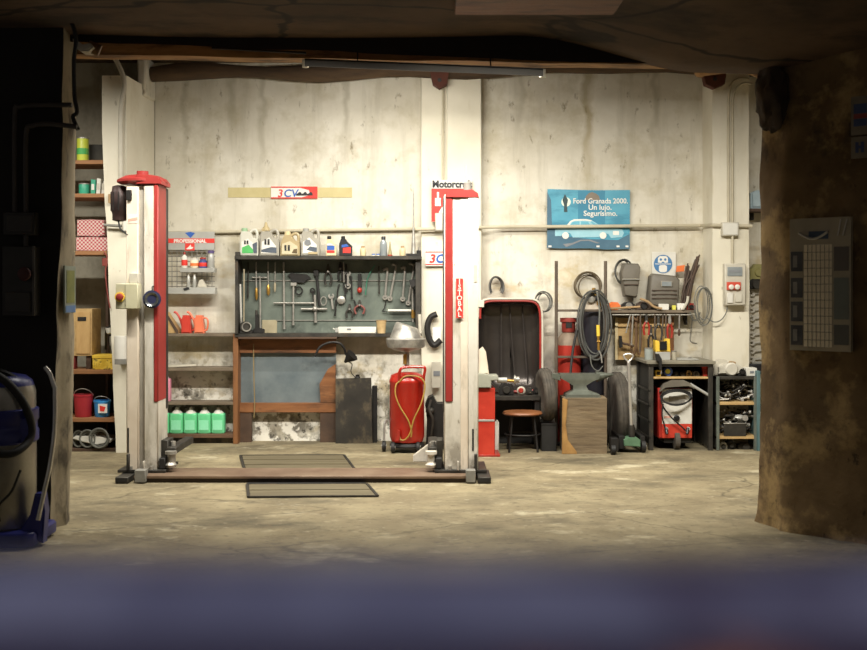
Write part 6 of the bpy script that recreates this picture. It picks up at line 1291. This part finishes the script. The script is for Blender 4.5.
# sheets on the rough pier: each stands on the slanting face
dv = (PB-PA).normalized(); nv = V(dv.y, -dv.x, 0)
if nv.y > 0: nv = -nv
def pierpt(px):
    k = (px-CX)/F; t = (k*PA.y - PA.x)/(dv.x - k*dv.y); return PA + dv*t
def pierbox(mb, p0, p1, z0, z1, o0, o1):
    a, c = p0 + nv*o1, p1 + nv*o1; e, f = p1 + nv*o0, p0 + nv*o0
    return mb.zprism([(a.x, a.y), (c.x, c.y), (e.x, e.y), (f.x, f.y)], z0, z1)
def psub(r, name, u0, u1, v0, v1, mm, off, ref):
    p0, p1, z0, z1 = ref; a = p0.lerp(p1, u0); c = p0.lerp(p1, u1); part(name, pierbox(M(), a, c, z0+(z1-z0)*v0, z0+(z1-z0)*v1, off, off+.002), mm, r)
p0, p1 = pierpt(792), pierpt(853); z0, z1 = Z(350, 7.25), Z(219, 7.25)
OFF = .035
r = T('wall_chart', 'worn chart in a clear sleeve, grid of figures and small pictures on the rough pier', 'wall chart', (p0+p1)/2 + nv*OFF + V(0, 0, z0))
ref = (p0, p1, z0, z1)
part('sheet', pierbox(M(), p0, p1, z0, z1, OFF-.035, OFF), mat('chart_sheet', '#948a70', '#ab9f84', 3, .35, .65, .28), r)
gm = patterned('chart_grid', 'brick', '#b3aa90', '#857d68', 9, .4, (3, 3, 3))
psub(r, 'table_grid', .24, .70, .03, .8, mat('chart_table', '#e0d3b4', '#efe3c6', 2.5, .35, .65, .3), OFF, ref)
for i in range(12): psub(r, 'grid_line', .24, .70, .08+i*.06, .084+i*.06, mat('chart_line', '#7b735f', '#8a826d'), OFF+.002, ref)
for i in range(6): psub(r, 'grid_line', .3+i*.07, .305+i*.07, .03, .8, mat('chart_line', '#7b735f'), OFF+.002, ref)
psub(r, 'blue_heading', .32, .64, .84, .9, mat('chart_blue', '#3b4c60', '#4c5e74'), OFF, ref)
for i, v in enumerate((.04, .22, .40, .6)): 
    psub(r, 'picture', .02, .22, v, v+.15, mat('chart_pic', '#3b3a38', '#55534e', 7, .4, .6, .35), OFF, ref); psub(r, 'picture_figure', .06, .13, v+.03, v+.12, mat('chart_fig', '#7d7a70', '#938f84', 7, .4, .6, .35), OFF+.002, ref)
for v0, v1, c in ((.05, .2, '#5a584c'), (.24, .55, '#6f7468'), (.6, .78, '#5d5446')): psub(r, 'side_picture', .73, .97, v0, v1, mat('chart_side'+c[1:], c, None, 5, .3, .7, .3), OFF, ref)
pts = [p0.lerp(p1, u) + nv*(OFF+.012) + V(0, 0, z1 - .09 - .045*math.sin(math.pi*(u-.15)/.5)) for u in (.17, .25, .33, .41, .5, .58, .64)]
part('sleeve_fold', M().tube(pts, .008, 8, smooth=3), mat('sleeve_plastic', '#b9b6ac', '#cdcabf', 5, .3, .7, .12), r)
for u, w_ in ((.8, .05), (.88, .07)): part('sleeve_crease', M().tube([p0.lerp(p1, u) + nv*(OFF+.008) + V(0, 0, z1-.12), p0.lerp(p1, u+w_) + nv*(OFF+.01) + V(0, 0, z1-.015)], .005, 7), MC['sleeve_plastic'], r)
p0, p1 = pierpt(854), pierpt(900); z0, z1 = Z(137, 7.05), Z(98, 7.05)
for (za, zb, lab, nm) in ((Z(137, 7.05), Z(99, 7.05), 'pale card with a blue and red badge high on the pier', 'badge_card'), (Z(160, 7.05), Z(139, 7.05), 'small pale card with blue letters under the badge card', 'letter_card')):
    r = T(nm, lab, 'card', (p0+p1)/2 + nv*.05 + V(0, 0, za)); ref = (p0, p1, za, zb); part('card_sheet', pierbox(M(), p0, p1, za, zb, .03, .05), mat('card_pale', '#6f6656', '#857c6a'), r)
    if nm == 'badge_card':
        psub(r, 'badge_top', .06, .35, .55, .8, mat('badge_blue', '#2f3f66', '#3d4e78'), .05, ref); psub(r, 'badge_band', .06, .35, .42, .54, mat('badge_red', '#7d2f2c', '#8f3d38'), .05, ref); psub(r, 'badge_bottom', .06, .35, .22, .41, MC['badge_blue'], .05, ref); psub(r, 'red_dot', .36, .5, .84, .95, MC['badge_red'], .05, ref)
    else:
        psub(r, 'letter_mark', .1, .17, .25, .75, mat('badge_blue', '#2f3f66'), .05, ref); psub(r, 'letter_mark', .22, .29, .25, .75, MC['badge_blue'], .05, ref); psub(r, 'letter_mark', .17, .22, .45, .58, MC['badge_blue'], .05, ref)

# car whose roof the photograph looks across
cp = mat('car_paint', '#322e3e', '#464156', 3.5, .38, .62, .5); layer(cp, '#3f2c40', 6, (1, 1.4, 1), .5, .6, amount=.8, seed=3); layer(cp, '#b0683e', 7, (1, 1, 1), .62, .68, amount=.9, seed=8)  # purplish and orange patches paint reflections into the roof colour
RT = CH - .1085; cy0, cy1 = -.78, .458; ccx = .05
r = T('parked_car', 'dark blue-grey car roof blurred across the bottom of the picture', 'car', (ccx, -.14, 0))
def carsect(x):                                              # half width of roof and body at a station along the car
    return 1
m = M(); rows = []
for i in range(41):
    u = -1 + 2*i/40; x = ccx + 1.15*u; row = []
    for j in range(25):
        v = -1 + 2*j/24; y = (cy0+cy1)/2 + (cy1-cy0)/2*v*(1 - .03*abs(u)**6); z = RT - .014*abs(v)**6 - .03*abs(u)**4
        row.append(m.b.verts.new((x, y, z)))
    rows.append(row)
for a, c in zip(rows, rows[1:]):
    for j in range(24): m.b.faces.new((a[j], c[j], c[j+1], a[j+1]))
ex = bmesh.ops.extrude_face_region(m.b, geom=m.b.faces[:]); 
for v in [g for g in ex['geom'] if isinstance(g, bmesh.types.BMVert)]: v.co.z -= .03
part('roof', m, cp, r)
highlightm = mat('highlight_paint', '#5d5c76', '#8b8ba2', 4, .36, .64, .4, stretch=(1.6, 1, 1)); layer(highlightm, '#4a3f58', 6, (1.3, 1, 1), .52, .62, amount=.75, seed=5)  # highlight near the roof edge, put in as a lighter painted strip
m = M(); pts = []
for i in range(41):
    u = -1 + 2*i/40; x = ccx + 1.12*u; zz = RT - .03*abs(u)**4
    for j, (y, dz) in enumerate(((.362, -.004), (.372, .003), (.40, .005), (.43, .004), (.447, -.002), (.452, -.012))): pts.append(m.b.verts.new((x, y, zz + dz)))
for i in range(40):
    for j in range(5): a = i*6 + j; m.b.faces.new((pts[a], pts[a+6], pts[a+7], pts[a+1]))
part('roof_highlight', m, highlightm, r, 'lighter blue painted highlight along the roof edge')
yb0, yb1 = cy0-.17, cy1+.17; ym = (yb0+yb1)/2
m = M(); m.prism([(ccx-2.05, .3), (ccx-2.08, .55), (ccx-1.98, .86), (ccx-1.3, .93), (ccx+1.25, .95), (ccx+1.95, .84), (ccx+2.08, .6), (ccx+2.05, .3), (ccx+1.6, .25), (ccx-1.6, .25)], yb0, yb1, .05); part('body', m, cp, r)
for sy, yt, yb in ((-1, cy0+.03, yb0+.06), (1, cy1-.03, yb1-.06)):
    for xs_ in ((ccx-1.1, ccx-1.35), (ccx+.05, ccx+.05), (ccx+1.1, ccx+1.5)): part('pillar', M().tube([V(xs_[0], yt, RT-.09), V(xs_[1], yb, .93)], .03, 8), cp, r)
    for (a, b_, c_, e_) in ((-1.05, -.02, -1.25, .0), (.1, 1.05, .1, 1.35)):
        m = M(); vs_ = [m.b.verts.new(p) for p in ((ccx+a, yt, RT-.1), (ccx+b_, yt, RT-.1), (ccx+e_, yb, .95), (ccx+c_, yb, .95), (ccx+a, yt-.012*sy, RT-.1), (ccx+b_, yt-.012*sy, RT-.1), (ccx+e_, yb-.012*sy, .95), (ccx+c_, yb-.012*sy, .95))]
        for q in ((0,1,2,3),(7,6,5,4),(0,4,5,1),(1,5,6,2),(2,6,7,3),(3,7,4,0)): m.b.faces.new([vs_[i] for i in q])
        part('side_window', m, mat('car_glass', '#15181c', '#1d2126', 3, .3, .7, .08), r)
for (xa_, xb_, nm) in ((-1.12, -1.4, 'rear_window'), (1.12, 1.55, 'windscreen')):
    m = M(); vs_ = [m.b.verts.new(p) for p in ((ccx+xa_, cy0+.08, RT-.08), (ccx+xa_, cy1-.08, RT-.08), (ccx+xb_, yb1-.12, .94), (ccx+xb_, yb0+.12, .94), (ccx+xa_*.985, cy0+.08, RT-.085), (ccx+xa_*.985, cy1-.08, RT-.085), (ccx+xb_*.985, yb1-.12, .93), (ccx+xb_*.985, yb0+.12, .93))]
    for q in ((0,1,2,3),(7,6,5,4),(0,4,5,1),(1,5,6,2),(2,6,7,3),(3,7,4,0)): m.b.faces.new([vs_[i] for i in q])
    part(nm, m, MC['car_glass'], r)
for xx in (-1.3, 1.3):
    for yy, sg in ((yb0+.09, -1), (yb1-.09, 1)):
        w_ = part('wheel', M().turned(V(ccx+xx, yy-.09, .3), (0, 1, 0), [(.2, 0), (.29, .01), (.3, .04), (.3, .15), (.29, .18), (.2, .18)], 28), tyrem, r); part('wheel_cover', M().turned(V(ccx+xx, yy+.085*sg, .3), (0, sg, 0), [(.19, 0), (.18, .015), (.05, .025)], 24), silverpl, w_)
for xx, nm, mm in ((-2.07, 'tail_light', redp), (2.07, 'headlight', glassy)):
    for yy in (yb0+.2, yb1-.2): part(nm, M().box(ccx+xx-.03, ccx+xx+.03, yy-.1, yy+.1, .6, .72, .01), mm, r)

# ================================================================== stand everything on what carries it
def minz(o):
    zs = []
    def walk(q, off):
        off = off + Vector(q.location)
        if q.type == 'MESH': zs.extend((off.z + v.co.z) for v in q.data.vertices)
        for ch in q.children: walk(ch, off)
    walk(o, V(0, 0, 0)); return min(zs)
def rest(z, objs):
    for o in objs: o.location.z += z + .0008 - minz(o)
def lab(*subs): 
    return [o for l_, os_ in LABELS.items() for o in os_ if any(s in l_ for s in subs)]
zsh = lambda py, d: Z(py, d)
rest(Z(160, 10.88), lab('standing on the top shelf of the recess', 'beside the yellow-green tin'))
rest(Z(193.5, 10.88), lab('small teal green tin', 'upright green carton', 'upright white carton', 'leaning white carton'))
rest(Z(251, 10.88), lab('lower of two') ); o_ = lab('upper of two')[0]; rest(Z(251, 10.88)+.148, [o_]); rest(Z(251, 10.88), lab('small brown carton'))
rest(Z(370, 10.88), lab('light wooden cabinet', 'yellow patterned carton')); rest(Z(418, 10.88), lab('dark red bucket', 'blue tub with')); rest(.03, lab('white plastic tray', 'coiled grey cables'))
rest(Z(333.5, 11.47), lab('red watering can', 'faded orange watering', 'brown wooden wedge')); rest(Z(434, 11.47), lab('green coolant jug')); rest(Z(402, 11.47), lab('pink coolant jug')); rest(Z(367.5, 11.47), lab('thin pale board'))
zr = Z(268, 11.48); rest(zr, lab('slim white bottle', 'round white and orange tub', 'small blue pot', 'grey bottle with a dark purple')); rest(Z(287.5, 11.48), lab('grey tubes standing', 'crumpled white rag'))
zt_ = Z(255.8, 11.4); rest(zt_, lab('oil jug', 'oil bottle with', 'little beige bottle', 'tiny white pots', 'clear grey bottle', 'thin pointed tube', 'tall pointed silver', 'dark metal fitting'))
zb_ = Z(333.5, 11.44); rest(zb_, lab('fluorescent work light', 'tan paper cup', 'dark round grinder', 'upright hand drill', 'short white tube', 'silver bar leaning', 'long beige rod'))
rest(ZB, lab('red and white lamp lying', 'machine part on the low bench', 'metal part on the low bench', 'metal part at the right end of the low', 'upturned dark red car bonnet'))
rest(ZS, shelfitems + lab('orange rag at', 'thin tan bar', 'bent tan pipe', 'larger light grey welding', 'long brown strips', 'pale rope end')); rest(ZSH, bsh); rest(ZT, btop); rest(ZP[0], stop)
# ================================================================== light and camera
def area(name, loc, sx, sy, power, col=(1, .96, .87), rot=(0, 0, 0)):
    L = bpy.data.lights.new(name, 'AREA'); L.shape = 'RECTANGLE'; L.size = sx; L.size_y = sy; L.energy = power; L.color = col
    if name.startswith('tube') and 'batten' not in name: L.spread = math.radians(128)
    o = bpy.data.objects.new(name, L); o.location = loc; o.rotation_euler = rot; COL.objects.link(o); return o
area('tube_light_left', (-1.6, 8.15, 3.66), 1.5, .12, 80, rot=(math.radians(27), 0, 0))
area('tube_light_middle', (.35, 8.15, 3.66), 1.5, .12, 80, rot=(math.radians(27), 0, 0))
area('tube_light_right', (2.3, 8.3, 3.66), 1.5, .12, 80, rot=(math.radians(27), 0, 0))
area('tube_light_batten', (X(424, 9.9), 9.9, Z(68.5, 9.9)-.03), 2.0, .05, 85, rot=(math.radians(25), 0, 0))
area('tube_fill_recess', (-3.9, 9.0, 3.7), 1.2, .12, 45, rot=(math.radians(25), 0, 0))  # unseen fill light added to brighten the left recess
rfill = area('car_roof_fill', (-.1, -.4, 3.1), 1.6, .8, 6.5, col=(.78, .82, 1)); rfill.data.spread = math.radians(100)  # unseen bluish fill added above the car to brighten and tint its roof
w = bpy.data.worlds.new('world'); scene.world = w; w.use_nodes = True
bg = w.node_tree.nodes['Background']; bg.inputs['Color'].default_value = (.95, .88, .82, 1); bg.inputs['Strength'].default_value = .12
cam = bpy.data.cameras.new('camera'); co = bpy.data.objects.new('camera', cam); COL.objects.link(co)
co.location = (0, 0, CH); co.rotation_euler = (math.pi/2, 0, 0)
cam.sensor_width = 36; cam.lens = F/867*36; cam.shift_y = (HY-325)/867
cam.dof.use_dof = True; cam.dof.focus_distance = 10.2; cam.dof.aperture_fstop = 2.3
cam.clip_start = .02
scene.camera = co
vs = scene.view_settings; vs.view_transform = 'Standard'; vs.look = 'None'; vs.gamma = 1; vs.use_curve_mapping = False; vs.exposure = 0.12
for lb, os_ in LABELS.items():
    if len(os_) > 1 and not all(o.get('group') for o in os_): print('DUPLICATE LABEL', lb, len(os_))
